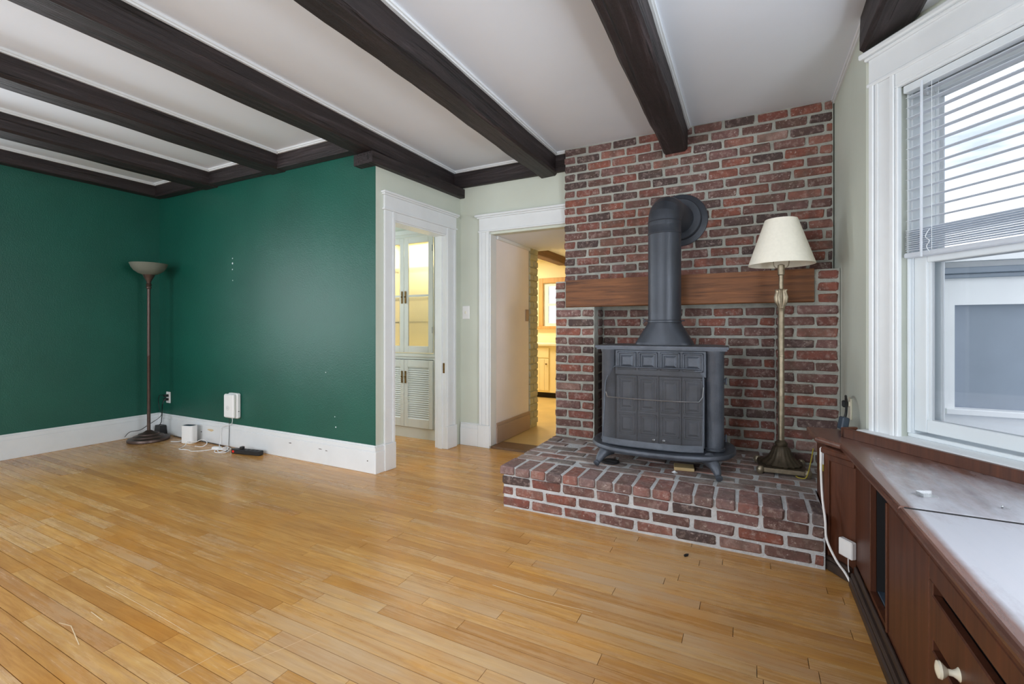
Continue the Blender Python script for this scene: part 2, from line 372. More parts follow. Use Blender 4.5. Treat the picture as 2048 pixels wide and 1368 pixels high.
def smooth_path(pts, n=8):
    P = [Vector(p) for p in pts]; out = []
    for i in range(len(P) - 1):
        p0, p1, p2, p3 = P[max(i - 1, 0)], P[i], P[i + 1], P[min(i + 2, len(P) - 1)]
        for k in range(n):
            t = k / n
            out.append(0.5 * ((2 * p1) + (p2 - p0) * t + (2 * p0 - 5 * p1 + 4 * p2 - p3) * t * t + (3 * p1 - p0 - 3 * p2 + p3) * t ** 3))
    out.append(P[-1]); return out

# ------------------------------------------------------------------ room measures
H = 2.51
XL, YG, YE, XR = -5.375, 2.565, 3.58, 0.485      # left wall, green wall, entry wall, right wall
YU, YLO = 3.51, 3.30                              # brick faces: upper / recess back, lower front
XC0, XC1 = -1.32, 0.478                           # chimney ends
ZH = 0.245                                        # hearth top
YB = -1.85                                        # rear wall
# frame of the door wall (slightly askew) : u along wall to the back, v out into the room
dw = Vector((0.07, 1.015, 0)).normalized()
DWM = Matrix(((dw.x, dw.y, 0, -2.44), (dw.y, -dw.x, 0, YG), (0, 0, 1, 0), (0, 0, 0, 1)))
DWL = 1.017
# frame of the angled bay window wall: s along wall towards the camera, o outwards
wa = math.radians(37.35); wd = Vector((math.sin(wa), -math.cos(wa), 0)); wn = Vector((math.cos(wa), math.sin(wa), 0))
BWM = Matrix(((wd.x, wn.x, 0, 0.485), (wd.y, wn.y, 0, 2.648), (0, 0, 1, 0), (0, 0, 0, 1)))
BL = 1.10
b1 = BWM @ Vector((BL, 0, 0))                     # (1.152, 1.773)
BY2 = b1.y - 1.58; BY3 = BY2 - (2.648 - b1.y)

# ------------------------------------------------------------------ floor
fl = MB().box(-5.6, 1.4, YB - 0.15, 3.60, -0.12, -0.012)
floor = struct(fl, 'floor', 'hole')
f_, yaw_ = 923.0, math.radians(27.11)
def proj(x, y, z):
    X, Y, Z = x, y, z - 1.07
    d = -math.sin(yaw_) * X + math.cos(yaw_) * Y
    if d < 0.05: return None
    return 1024 + f_ * (math.cos(yaw_) * X + math.sin(yaw_) * Y) / d, 656 - f_ * Z / d
planks = []; row = 0; y = YB; PW = 0.0575
while y < 3.585:
    x = -5.40 - random.random() * 0.8
    while x < 0.52:
        ln = random.choice((0.45, 0.62, 0.8, 0.95, 1.2, 1.5)) * random.uniform(0.85, 1.15)
        a, b = max(x, -5.40), min(x + ln, 0.52)
        if b - a > 0.05:
            y1 = min(y + PW, 3.585); mid = (a + b) / 2
            blocked = (y > YG + 0.05 and b < -4.6) or (y > 2.5 and a > -1.30)
            if not blocked:
                ar = 0
                for t in (0.1, 0.3, 0.5, 0.7, 0.9):
                    p = proj(a + (b - a) * t, y, 0); q = proj(a + (b - a) * t, y1, 0); p2 = proj(a + (b - a) * t + 0.1, y, 0)
                    if p and q and p2 and -30 < p[0] < 2078 and 700 < p[1] < 1400:
                        ar += abs((p2[0] - p[0]) * (q[1] - p[1]) - (p2[1] - p[1]) * (q[0] - p[0])) * (b - a)
                planks.append((ar, a, b, y, y1))
        x += ln
    y += PW; row += 1
planks.sort(key=lambda p: -p[0])
ub = MB().box(-0.5, 0.5, -0.5, 0.5, -1, 0); ume = bpy.data.meshes.new('plank'); ume.from_pydata([tuple(v) for v in ub.v], [], ub.f); ume.materials.append(M['plank'])
far = MB(); rn = []
for i, (ar, a, b, y0, y1) in enumerate(planks):
    g = 0.0010; dz = random.uniform(-0.0006, 0.0004)
    if i < 300: place('plank', ume, ((a + b) / 2, (y0 + y1) / 2, dz), floor, (b - a - 2 * g, y1 - y0 - 2 * g, 0.012))
    else:
        far.box(a + g, b - g, y0 + g, y1 - g, -0.012, dz); rn += [random.random()] * 6
fo = far.build('plank', 'plank_attr', floor, kind='stuff')
at = fo.data.attributes.new('rnd', 'FLOAT', 'FACE')
for i, v in enumerate(rn): at.data[i].value = v

# ------------------------------------------------------------------ ceiling and walls
struct(MB().box(-5.6, 0.62, YB - 0.15, 3.72, H, H + 0.12), 'ceiling', 'ceiling')
struct(MB().box(0.60, 1.4, BY3 - 0.2, 2.8, 2.365, 2.45), 'ceiling.001', 'ceiling')
T = 0.14
def wall_hole(mb, horiz, a0, a1, z0, z1, t0, t1, holes):
    """boxes of a wall with rectangular holes; horiz 'x' or 'y' is the running axis"""
    def bx(p, q, c, d):
        if q - p > 1e-4 and d - c > 1e-4:
            mb.box(p, q, t0, t1, c, d) if horiz == 'x' else mb.box(t0, t1, p, q, c, d)
    cur = a0
    for (p, q, c, d) in sorted(holes):
        bx(cur, p, z0, z1); bx(p, q, z0, c); bx(p, q, d, z1); cur = q
    bx(cur, a1, z0, z1); return mb
struct(wall_hole(MB(), 'y', YB - T, 2.70, 0, H, XL - T, XL, [(0.07, 1.17, 0.57, 2.13)]), 'wall_left', 'green')
struct(MB().box(XL, -2.441, YG, YG + 0.10, 0, H), 'wall_green', 'green')
struct(wall_hole(MB(), 'x', XL - T, XR + T, 0, H, YB - T, YB, [(-4.45, -2.95, 0.6, 2.2), (-2.05, -0.55, 0.6, 2.2)]), 'wall_rear', 'sage')
struct(wall_hole(MB(DWM), 'x', 0.0015, DWL, 0, 2.345, -0.10, 0, [(0.166, 0.812, 0, 1.90)]), 'wall_door', 'sage')
we = MB(); wall_hole(we, 'x', -4.70, XC0, 0, H, YE, YE + 0.08, [(-3.40, -2.62, 0, 2.0), (-2.04, XC0, 0, 1.905)])
struct(we, 'wall_entry', 'sage')
struct(MB().box(-4.70, -2.56, YG + .1001, YG + .112, 0, H), 'wall_pantry.002', 'sage')
struct(MB().box(-4.78, -4.70, YG + 0.1, YE, 0, 0.85).box(-4.78, -4.70, YG + 0.1, YE, 2.15, H), 'wall_pantry', 'sage')
struct(MB().box(XR, XR + T, 2.648, 3.72, 0, H), 'wall_right', 'sage')
wb = MB(BWM); wall_hole(wb, 'x', -0.0, BL + 0.08, 0, 2.365, 0.0, 0.13, [(0.163, 0.94, 0.60, 2.10)])
struct(wb, 'wall_bay', 'sage')
struct(wall_hole(MB(), 'y', BY2, b1.y, 0, 2.365, b1.x, b1.x + 0.13, [(BY2 + 0.12, b1.y - 0.12, 0.62, 2.1)]), 'wall_bay.001', 'sage')
p0 = Vector((b1.x, BY2, 0)); p1 = Vector((XR, BY3, 0)); nn = Vector((wn.x, -wn.y, 0))
struct(MB().prism([p0, p1, p1 + nn * 0.13, p0 + nn * 0.13], (0, 0, 2.365)), 'wall_bay.002', 'sage')
struct(MB().box(XR, XR + T, YB - T, BY3, 0, H), 'wall_right.001', 'sage')
# chimney mass behind the brick faces, forming the right side of the passage
wbk = MB(); YM = YU + 0.007; YLM = YLO + 0.007
wbk.box(XC0 + 0.006, XC1, YM, 4.55, 1.3, H)
wall_brick = struct(wbk, 'wall_brick', 'mortar')
wbk = MB().box(XC0 + 0.006, XC1, YM, 4.55, 0, 1.2999)
wbk.box(XC0 + 0.006, -1.011, YLM, YM, ZH - 0.02, 1.423).box(0.169, XC1 + 0.004, YLM, YM, ZH - 0.02, 1.423).box(-1.011, 0.169, YLM + 0.03, YM, 1.29, 1.423)
wall_low = struct(wbk, 'wall_fireplace', 'mortar')

# rear and left windows (outside the frame)
def plain_window(n, x0, x1, z0, z1, yy, ax):
    o = MB()
    def bx(a, b, c, d, t0, t1, mb=o): mb.box(a, b, t0, t1, c, d) if ax == 'x' else mb.box(t0, t1, a, b, c, d)
    for (a, b, c, d) in ((x0, x0 + .05, z0, z1), (x1 - .05, x1, z0, z1), (x0 + .05, x1 - .05, z0, z0 + .05), (x0 + .05, x1 - .05, z1 - .05, z1), (x0 + .05, x1 - .05, (z0 + z1) / 2 - .02, (z0 + z1) / 2 + .02)):
        bx(a, b, c, d, yy - .025, yy + .025)
    w_ = struct(o, n, 'white'); g = MB(); bx(x0 + .05, x1 - .05, z0 + .05, z1 - .05, yy - .003, yy + .003, g); g.build('pane', 'glass', w_)
plain_window('window_2', 0.07, 1.17, 0.57, 2.13, XL - 0.07, 'y')
plain_window('window_3', -4.45, -2.95, 0.6, 2.2, YB - 0.07, 'x')
plain_window('window_4', -2.05, -0.55, 0.6, 2.2, YB - 0.07, 'x')
plain_window('window_5', BY2 + 0.12, b1.y - 0.12, 0.62, 2.1, b1.x + 0.07, 'y')

# ------------------------------------------------------------------ bricks
def brick_mesh(name, sx, sy, sz, mat, seed, bev=0.007, jit=0.0042):
    rnd = random.Random(seed); mb = MB().box(-sx / 2, sx / 2, -sy / 2, sy / 2, -sz / 2, sz / 2, bev)
    me = bpy.data.meshes.new(name)
    me.from_pydata([(v.x + rnd.uniform(-jit, jit), v.y + rnd.uniform(-jit, jit) * 0.6, v.z + rnd.uniform(-jit, jit)) for v in mb.v], [], mb.f)
    me.materials.append(M[mat]); return me
CH = 0.0677
BR = {}
for m_ in ('brick', 'brick_hearth', 'brick_top', 'brick_dark'):
    BR[m_] = [brick_mesh('brick', 0.183, 0.10, 0.0555, m_, 100 + i) for i in range(7)]
    BR[m_ + '_h'] = [brick_mesh('brick', 0.086, 0.10, 0.0555, m_, 200 + i) for i in range(5)]
def put_brick(parent, mat, cx, cy, cz, L, h=0.053, rot=(0, 0, 0), proud=0.0, depth=0.10):
    half = L < 0.125
    me = random.choice(BR[mat + '_h' if half else mat])
    j = 0.0016
    o = place('brick', me, (cx, cy + random.uniform(-0.003, 0.002) - proud, cz + random.uniform(-j, j)), parent, (L / (0.086 if half else 0.183), depth / 0.10, h / 0.0555),
              (rot[0], rot[1] + random.uniform(-0.006, 0.006), rot[2]))
    return o
def course_x(parent, mat, x0, x1, yface, zc, start, h=0.053, mod=0.195, jt=0.0155, skip=None):
    x = x0; L = start
    while x < x1 - 0.02:
        e = min(x + L, x1)
        if x1 - e < 0.035: e = x1
        if e - x > 0.02:
            ok = True
            if skip: ok = not skip((x + e) / 2, zc)
            if ok: put_brick(parent, mat, (x + e) / 2, yface + 0.05, zc, e - x, h)
        x = e + jt; L = mod - jt + random.uniform(-0.006, 0.006)
# upper wall
k = 0; z = H - 0.003
while z - CH / 2 > 1.42:
    zc = z - 0.029
    course_x(wall_brick, 'brick', XC0, XC1 - 0.006, YU, zc, 0.180 if k % 2 == 0 else 0.086)
    z -= CH; k += 1
# lower section
CHL = 0.069; zc0 = ZH + 0.012 + 0.0275; k = 0
while zc0 + k * CHL < 1.42:
    zc = zc0 + k * CHL; e = k % 2
    top = zc > 1.21
    if not top:
        # left pier
        if e == 0: put_brick(wall_low, 'brick', XC0 + .05, YLO + .05, zc, 0.088); put_brick(wall_low, 'brick', XC0 + .106 + .098, YLO + .05, zc, 0.196)
        else: put_brick(wall_low, 'brick', XC0 + .006 + .1, YLO + .05, zc, 0.196); put_brick(wall_low, 'brick', XC0 + .218 + .0425, YLO + .05, zc, 0.085)
        # reveal of the left pier (faces +x), near-black brick low down
        sm = 'brick_dark' if zc < 1.0 else 'brick'
        put_brick(wall_low, sm, -1.004 - .045, YLO + 0.155, zc, 0.098, rot=(0, 0, math.pi / 2))
        # right pier
        xr = 0.162
        if e == 0: put_brick(wall_low, 'brick', xr + .095, YLO + .05, zc, 0.19); put_brick(wall_low, 'brick', xr + .202 + .054, YLO + .05, zc, 0.108)
        else: put_brick(wall_low, 'brick', xr + .043, YLO + .05, zc, 0.086); put_brick(wall_low, 'brick', xr + .098 + .106, YLO + .05, zc, 0.21)
        put_brick(wall_low, 'brick', xr + .05, YLO + 0.155, zc, 0.098, rot=(0, 0, math.pi / 2))
        # recess back
        course_x(wall_low, 'brick', -0.998, 0.156, YU, zc, 0.183 if e else 0.086)
    else:
        put_brick(wall_low, 'brick', XC0 + .043, YLO + .05, zc, 0.076)
        put_brick(wall_low, 'brick', 0.372 + .051, YLO + .05, zc, 0.10)
    k += 1

# hearth
hb = MB(); HX0, HX1, HY0 = -1.313, 0.302, 2.44
hb.box(HX0 + .006, HX1 + 0.001, HY0 + .006, 2.82, 0, ZH - .004).box(HX0 + .006, XC1 + 0.004, 2.8201, YLO + 0.004, 0, ZH - .004)
hearth = thing('hearth', 'raised red brick hearth platform under the stove', 'hearth', (-0.45, 2.9, 0))
hb.build('mortar_bed', 'mortar_white', hearth)
for k in range(3):
    zc = 0.010 + 0.0285 + k * 0.0625
    course_x(hearth, 'brick_hearth', HX0, HX1 - .004, HY0, zc, (0.176, 0.070, 0.176)[k], h=0.049, mod=0.197)
    for j in range(4):
        yy = HY0 + 0.21 + j * 0.197 - (0.1 if k % 2 else 0)
        put_brick(hearth, 'brick_hearth', HX0 + .05, yy, zc, 0.185, 0.052, rot=(0, 0, math.pi / 2))
ROW = [brick_mesh('brick', 0.198, 0.086, 0.050, 'brick_row', 400 + i, 0.007, 0.002) for i in range(6)]
x = HX0 - 0.012; n = 0
while x < HX1 - 0.03:
    wdt = min(random.uniform(0.083, 0.09), HX1 - x)
    # header bricks laid flat, long side front to back
    o = place('brick', random.choice(ROW), (x + wdt / 2, HY0 - 0.014 + 0.10, ZH - 0.025 + random.uniform(-.002, .002)), hearth,
              (1.0, wdt / 0.086, 1.0), (random.uniform(-.01, .01), random.uniform(-.012, .012), math.pi / 2 + random.uniform(-.01, .01)))
    x += wdt + 0.0125; n += 1
yy = HY0 - 0.014 + 0.2 + 0.012; r_ = 0
while yy < YLO - 0.03:
    dp = min(0.088, YLO - yy - 0.004); xa, xb = HX0 - 0.008, (HX1 - .004 if yy < 2.82 else XC1)
    x = xa; L = 0.183 if r_ % 2 == 0 else 0.09
    while x < xb - 0.02:
        e = min(x + L, xb); e = xb if xb - e < 0.03 else e
        half = e - x < 0.125
        place('brick', random.choice(BR['brick_top_h' if half else 'brick_top']), ((x + e) / 2, yy + dp / 2, ZH - 0.0285 + random.uniform(-.0015, .0012)), hearth, ((e - x) / (0.086 if half else 0.183), dp / 0.10, 0.057 / 0.0555), (random.uniform(-.006, .006), random.uniform(-.006, .006), 0))
        x = e + 0.012; L = 0.183
    yy += dp + 0.0115; r_ += 1
yy = YLO + 0.002
for yy in (YLO + 0.004, YLO + 0.104):
    x = -0.998; L = 0.183 if yy < YLO + .05 else 0.09
    while x < 0.14:
        e = min(x + L, 0.156)
        half = e - x < 0.125
        if e - x > 0.03: place('brick', random.choice(BR['brick_top_h' if half else 'brick_top']), ((x + e) / 2, yy + 0.045, ZH - 0.0285), hearth, ((e - x) / (0.086 if half else 0.183), 0.88, 1.0))
        x = e + 0.012; L = 0.183
MB().box(-1.0, 0.16, YLO, YU + .006, 0.0, ZH - .007).build('mortar_bed', 'mortar_white', hearth)

# mantel beam
def hewn(mb, x0, x1, y0, y1, z0, z1, axis, amp=0.006, seg=0.06, cham=0.012, seed=0, cs=None):
    """rough squared timber: chamfered section swept along axis with noise"""
    rnd = random.Random(seed); off = Vector((rnd.uniform(0, 50),) * 3)
    if axis == 'y': A0, A1, (p0, p1) = y0, y1, (x0, x1)
    else: A0, A1, (p0, p1) = x0, x1, (y0, y1)
    c = cham
    sec = []
    base = [(p0, z1), (p0, z0 + c), (p0 + c, z0), (p1 - c, z0), (p1, z0 + c), (p1, z1)]
    for i in range(len(base) - 1):
        (a, b), (d, e) = base[i], base[i + 1]; m = 3 if i in (0, 4) else (4 if i == 2 else 1)
        for k in range(m): sec.append((a + (d - a) * k / m, b + (e - b) * k / m))
    sec.append(base[-1]); ns = len(sec)
    n = max(2, int((A1 - A0) / seg)); V = []; F = []
    for i in range(n + 1):
        t = A0 + (A1 - A0) * i / n
        for (p, z) in sec:
            q = Vector((p * 5, t * 2.2, z * 5)) + off
            d1 = noise.noise(q) * amp + noise.noise(q * 4.0) * amp * 0.35; d2 = noise.noise(q + Vector((7, 3, 1))) * amp
            zz = z + (d2 if z < z1 - 1e-4 else 0)
            V.append((p + d1, t, zz) if axis == 'y' else (t, p + d1, zz))
    for i in range(n):
        for k in range(ns):
            k2 = (k + 1) % ns; f = (i * ns + k, i * ns + k2, (i + 1) * ns + k2, (i + 1) * ns + k); F.append(f if axis == 'x' else f[::-1])
    a, b = tuple(range(ns)), tuple(n * ns + k for k in range(ns))
    F.append(a[::-1] if axis == 'x' else a); F.append(b if axis == 'x' else b[::-1])
    mb.smooth = True; mb.add(V, F); return mb
mt = MB(); hewn(mt, -1.228, 0.352, YLO - 0.012, YLO + 0.026, 1.226, 1.428, 'x', 0.003, 0.08, 0.006, 5)
tagged(mt, 'mantel_beam', 'mantel', 'brown oak mantel beam set across the brick chimney', 'mantel')

# ------------------------------------------------------------------ ceiling beams and trims
BE = [(-0.387, 0.160, 2.335, YU + .02, 'rightmost full dark hewn ceiling beam, ending on the brick wall above the stove pipe'),
      (-1.412, 0.160, 2.335, YE, 'dark hewn ceiling beam ending beside the left edge of the brick wall'),
      (-2.412, 0.172, 2.350, YE, 'dark hewn ceiling beam running above the cased pantry doorway'),
      (-3.425, 0.190, 2.370, YG - 0.002, 'dark hewn ceiling beam ending near the middle of the green wall'),
      (-4.365, 0.210, 2.370, YG - 0.002, 'dark hewn ceiling beam ending on the green wall nearest the corner')]
tn = 1
def strip(mb, name=None):
    global tn
    o = struct(mb, 'trim_%d' % tn, 'white'); tn += 1; return o
for i, (xr, wd_, zb, ye, lb) in enumerate(BE):
    mb = MB(); hewn(mb, xr - wd_, xr, YB, ye, zb, H - 0.001, 'y', 0.010 if i < 2 else 0.006, 0.06, 0.016, 20 + i)
    tagged(mb, 'ceiling_beam', 'beam', lb, 'beam', 'ceiling beams across the room')
    yend = (YU, YE - .036, YE - .036, YG - .085, YG - .085)[i]
    q = MB(); q.box(xr - .006, xr + 0.022, YB, yend, H - 0.013, H).box(xr - .006, xr + 0.013, YB, yend, H - 0.022, H - .013); strip(q)
    yl = (YU, YU, YE - .036, YG - .085, YG - .085)[i] if i != 2 else YG - .085
    q = MB(); q.box(xr - wd_ - 0.022, xr - wd_ + .006, YB, yl, H - 0.013, H).box(xr - wd_ - 0.013, xr - wd_ + .006, YB, yl, H - 0.022, H - .013); strip(q)
mb = MB(); hewn(mb, XL + .001, XL + 0.10, YB, YG - .001, 2.387, H - .001, 'y', 0.003, 0.08, 0.006, 31)
tagged(mb, 'wall_plate_beam', 'beam', 'dark brown beam along the top of the left green wall', 'beam')
mb = MB(); hewn(mb, XL + .1, -2.58, YG - 0.085, YG - .001, 2.378, H - .001, 'x', 0.003, 0.08, 0.006, 32)
tagged(mb, 'wall_plate_beam', 'beamx', 'dark brown cross beam along the top of the green wall with the outlets', 'beam')
mb = MB(); hewn(mb, -2.413, XC0 - .001, YE - 0.036, YE - .001, 2.353, H - .001, 'x', 0.002, 0.08, 0.004, 33)
tagged(mb, 'wall_plate_beam', 'beamx', 'dark brown board along the top of the wall above the kitchen passage', 'beam')
mb = MB(Matrix.Translation((-2.44, YG, 0)) @ Matrix.Rotation(-math.atan2(0.07, 1.015), 4, 'Z')); hewn(mb, -.146, .050, -.077, 1.045, 2.262, 2.343, 'y', 0.0015, 0.08, 0.004, 34)
tagged(mb, 'corbel_beam', 'beam', 'short dark board under the beam over the pantry doorway', 'beam')
mb = MB(); hewn(mb, 0.462, 0.63, BY3, 2.64, 2.343, H - .001, 'y', 0.006, 0.06, 0.018, 35)
tagged(mb, 'bay_header_beam', 'beam', 'dark hewn beam in the top right corner above the window', 'beam')
for (x0, x1, yy) in ((-3.40, -2.60, YG - .085), (-4.34, -3.64, YG - .085), (-5.25, -4.60, YG - .085), (-2.39, -1.59, YE - .036), (-1.40, XC0, YE - .036)):
    strip(MB().box(x0, x1, yy - 0.022, yy + .004, H - .013, H).box(x0, x1, yy - 0.013, yy + .004, H - .022, H - .013))
strip(MB().box(XL + .098, XL + 0.122, YB, YG - .086, H - .013, H).box(XL + .098, XL + 0.113, YB, YG - .086, H - .022, H - .013))
strip(MB().box(XR - 0.018, XR, 2.64, YU, H - .014, H).box(XR - 0.010, XR, 2.64, YU, H - .026, H - .014))

# ------------------------------------------------------------------ baseboards
def baseboard(mb, horiz, a0, a1, face, sgn, h=0.205, t=0.02):
    """sgn: direction from wall face into room"""
    for (z0, z1, tt) in ((0, h - 0.045, t), (h - 0.045, h - 0.012, t * 0.8), (h - 0.012, h, t * 0.5)):
        f0, f1 = sorted((face, face + sgn * tt))
        mb.box(a0, a1, f0, f1, z0, z1, 0.002) if horiz == 'x' else mb.box(f0, f1, a0, a1, z0, z1, 0.002)
    return mb
struct(baseboard(MB(), 'y', YB, YG, XL, 1), 'baseboard_left', 'white')
struct(baseboard(MB(), 'x', XL + .02, -2.425, YG, -1), 'baseboard_green', 'white')
struct(baseboard(MB(), 'x', -2.36, -2.155, YE, -1), 'baseboard_entry', 'white')
struct(baseboard(MB(DWM), 'x', -0.018, 0.075, 0, 1), 'baseboard_door', 'white')
struct(baseboard(MB(), 'x', XL, XR, YB, 1), 'baseboard_rear', 'white')

wg = bpy.data.objects['wall_green']
for (x_, z_, r_) in ((-4.155, 1.70, .006), (-4.155, 1.655, .009), (-4.156, 1.60, .006), (-4.152, 1.50, .005), (-2.96, .72, .004), (-2.86, .38, .004), (-2.85, .30, .006)):
    MB(Matrix.Translation((x_, YG, z_)) @ Matrix.Rotation(math.radians(90), 4, 'X')).lathe([(0, .0012), (r_ * .7, .001), (r_, 0)], (0, 0, 0), 10).build('spackle_spot', 'paper', wg)
bg_ = bpy.data.objects['baseboard_green']
M['bare'] = paint('bare_wood_chip', (214, 190, 150), 0.8, 0.1); M['scuff'] = paint('dark_scuff', (92, 86, 82), 0.8, 0.2)
for (x_, z_, w_, h_, mt_) in ((-4.45, .120, .10, .022, 'bare'), (-4.60, .09, .02, .012, 'scuff'), (-3.35, .125, .04, .008, 'scuff'), (-3.0, .118, .05, .006, 'scuff'), (-2.93, .112, .03, .006, 'scuff'), (-2.50, .09, .015, .010, 'scuff')):
    rr0 = random.Random(int(x_ * 100)); n_ = 9
    MB().prism([(x_ + w_ / 2 * math.cos(6.283 * i / n_) * rr0.uniform(.6, 1.2), YG - .0203, z_ + h_ / 2 * math.sin(6.283 * i / n_) * rr0.uniform(.6, 1.3)) for i in range(n_)], (0, -.0006, 0)).build('paint_chip', mt_, bg_)
M['scratch'] = paint('pale_floor_scratch', (226, 200, 160), 0.6, 0.1)
def on_floor(px, py):
    u, v = (px - 1024) / f_, (656 - py) / f_; t_ = -1.07 / v
    return Vector((t_ * (-math.sin(yaw_) + u * math.cos(yaw_)), t_ * (math.cos(yaw_) + u * math.sin(yaw_)), 0.0006))
for pts_, wd0 in (([(182, 1224), (205, 1241)], .003), ([(118, 1246), (142, 1252), (158, 1290)], .0025), ([(212, 1172), (290, 1215), (380, 1268)], .0016), ([(640, 1264), (560, 1300), (455, 1340)], .0014), ([(330, 1364), (450, 1300)], .0014), ([(985, 1170), (1060, 1195), (1185, 1225)], .003)):
    P_ = [on_floor(*q_) for q_ in pts_]; sc0 = MB()
    for i in range(len(P_) - 1):
        d_ = (P_[i + 1] - P_[i]).normalized(); n_ = Vector((-d_.y, d_.x, 0)) * wd0 / 2
        sc0.prism([P_[i] - n_, P_[i + 1] - n_, P_[i + 1] + n_, P_[i] + n_], (0, 0, .0003))
    sc0.build('scratch', 'scratch', floor)
tagged(MB(Matrix.Translation((-.26, 2.30, 0)) @ Matrix.Rotation(.9, 4, 'Z')).prism([(-.014, -.006, .001), (.004, -.008, .001), (.018, .002, .001), (.006, .007, .001), (-.010, .004, .001)], (0, 0, .006)), 'bark_chip', 'hole', 'small dark bark chip on the floor in front of the hearth', 'debris')

# ------------------------------------------------------------------ doorway to the pantry (door_1) with its casing
d1 = MB(DWM)
U0, U1 = 0.178, 0.80
d1.box(U0 - 0.105, U0, 0, 0.018, 0.20, 1.957, 0.003).box(U0 - 0.030, U0 - .004, 0.018, 0.026, 0.20, 1.957, 0.003)
d1.box(U1, U1 + 0.125, 0, 0.018, 0.20, 1.957, 0.003).box(U1 + 0.004, U1 + 0.035, 0.018, 0.026, 0.20, 1.957, 0.003).box(U1 + 0.095, U1 + 0.125, 0.018, 0.026, 0.20, 1.957, 0.003)
door1 = d1.build('door_1', 'white', kind='structure')
q = MB(DWM)
q.box(U0, U1, 0, 0.016, 1.895, 1.957, 0.002).box(U0 - 0.118, U1 + 0.145, 0, 0.028, 1.957, 1.972, 0.003).box(U0 - 0.108, U1 + 0.135, 0, 0.020, 1.972, 2.068, 0.002)
q.box(U0 - 0.122, U1 + 0.150, 0, 0.034, 2.068, 2.080, 0.003).box(U0 - 0.130, U1 + 0.158, 0, 0.044, 2.080, 2.096, 0.003)
q.build('head_casing', 'white', door1)
for a, b in ((U0 - 0.110, U0 + .003), (U1 - .003, U1 + 0.135)): MB(DWM).box(a, b, 0, 0.028, 0.0, 0.20, 0.003).build('plinth_block', 'white', door1)
q = MB(DWM); q.box(U0 - .012, U0 + .002, -0.115, 0.004, 0, 1.899).box(U1 - .002, U1 + .012, -0.115, 0.004, 0, 1.899).box(U0 + .002, U1 - .002, -0.115, 0.004, 1.885, 1.899).box(U1 - 0.014, U1, -0.075, -0.03, 0, 1.888); q.build('jamb', 'white', door1)
MB(DWM).box(U1 - 0.005, U1 - .001, -0.024, -0.004, 0.67, 0.76, 0.001).build('strike_plate', 'brass', door1, label='worn brass strike plate')
# ------------------------------------------------------------------ doorway to the kitchen passage (door_2)
d2 = MB(); X0 = -2.04
d2.box(X0 - 0.115, X0 - .012, YE - .018, YE, 0.20, 1.935, 0.003).box(X0 - 0.115, X0 - 0.088, YE - .026, YE - .018, 0.20, 1.935, 0.003).box(X0 - 0.045, X0 - .012, YE - .026, YE - .018, 0.20, 1.935, 0.003)
d2.box(X0 - .010, X0 + .004, YE - .02, YE + 0.085, 0.02, 1.904, 0.002)
door2 = d2.build('door_2', 'white', kind='structure')
q = MB(); q.box(X0 - 0.125, XC0 + .004, YE - .028, YE, 1.925, 1.94, 0.003).box(X0 - 0.117, XC0 + .004, YE - .02, YE, 1.94, 2.05, 0.002).box(X0 - 0.132, XC0 + .004, YE - .034, YE, 2.05, 2.063, 0.003).box(X0 - 0.15, XC0 + .004, YE - .048, YE, 2.063, 2.082, 0.003)
q.build('head_casing', 'white', door2)
MB().box(X0 - 0.125, X0 - .005, YE - .028, YE, 0, 0.20, 0.003).build('plinth_block', 'white', door2)
MB().box(X0, XC0, YE - .012, YE + 0.2, -0.012, 0.018, 0.004).build('threshold', 'threshold', door2, label='dark worn wooden threshold')
# passage
PYE = 4.37
struct(MB().box(X0 - 0.10, X0 - .001, YE + .08, PYE, 0, 2.0), 'wall_passage', 'pink')
struct(MB().box(X0 - 0.1, XC0, YE + .08, 4.60, 1.905, 2.05), 'ceiling.002', 'ceiling')
struct(MB().box(X0 - .001, X0 + .02, YE + .09, PYE, 1.875, 1.905, 0.004), 'trim_40', 'white')
q = MB(); q.box(X0 - .001, X0 + .016, YE + .08, PYE, 0.018, 0.175, 0.003).box(X0 - .001, X0 + .012, YE + .08, PYE, 0.175, 0.205, 0.003)
struct(q, 'baseboard_passage', 'taupe')
struct(MB().box(-4.2, -1.0, YE + .19, 7.2, -0.06, 0.016), 'floor.001', 'vinylfloor')
# painted brick pier end
pb = MB().box(X0 - 0.22, X0 + .002, PYE + .004, 4.575, 0, 2.0); wpb = struct(pb, 'wall_painted_brick', 'painted_brick')
pbm = [brick_mesh('brick', 0.19, 0.10, 0.062, 'painted_brick', 300 + i, 0.008, 0.004) for i in range(4)]
k = 0; z = 0.05
while z < 1.88:
    if k % 2 == 0: segs = ((PYE + .006, 4.575),)
    else: segs = ((PYE + .006, 4.46), (4.472, 4.575))
    for (a, b) in segs:
        place('brick', random.choice(pbm), (X0 - .035, (a + b) / 2, z + .03), wpb, ((b - a) / 0.19, 1.0, 1.0), (random.uniform(-.02, .02), 0, math.pi / 2))
    z += 0.0725; k += 1
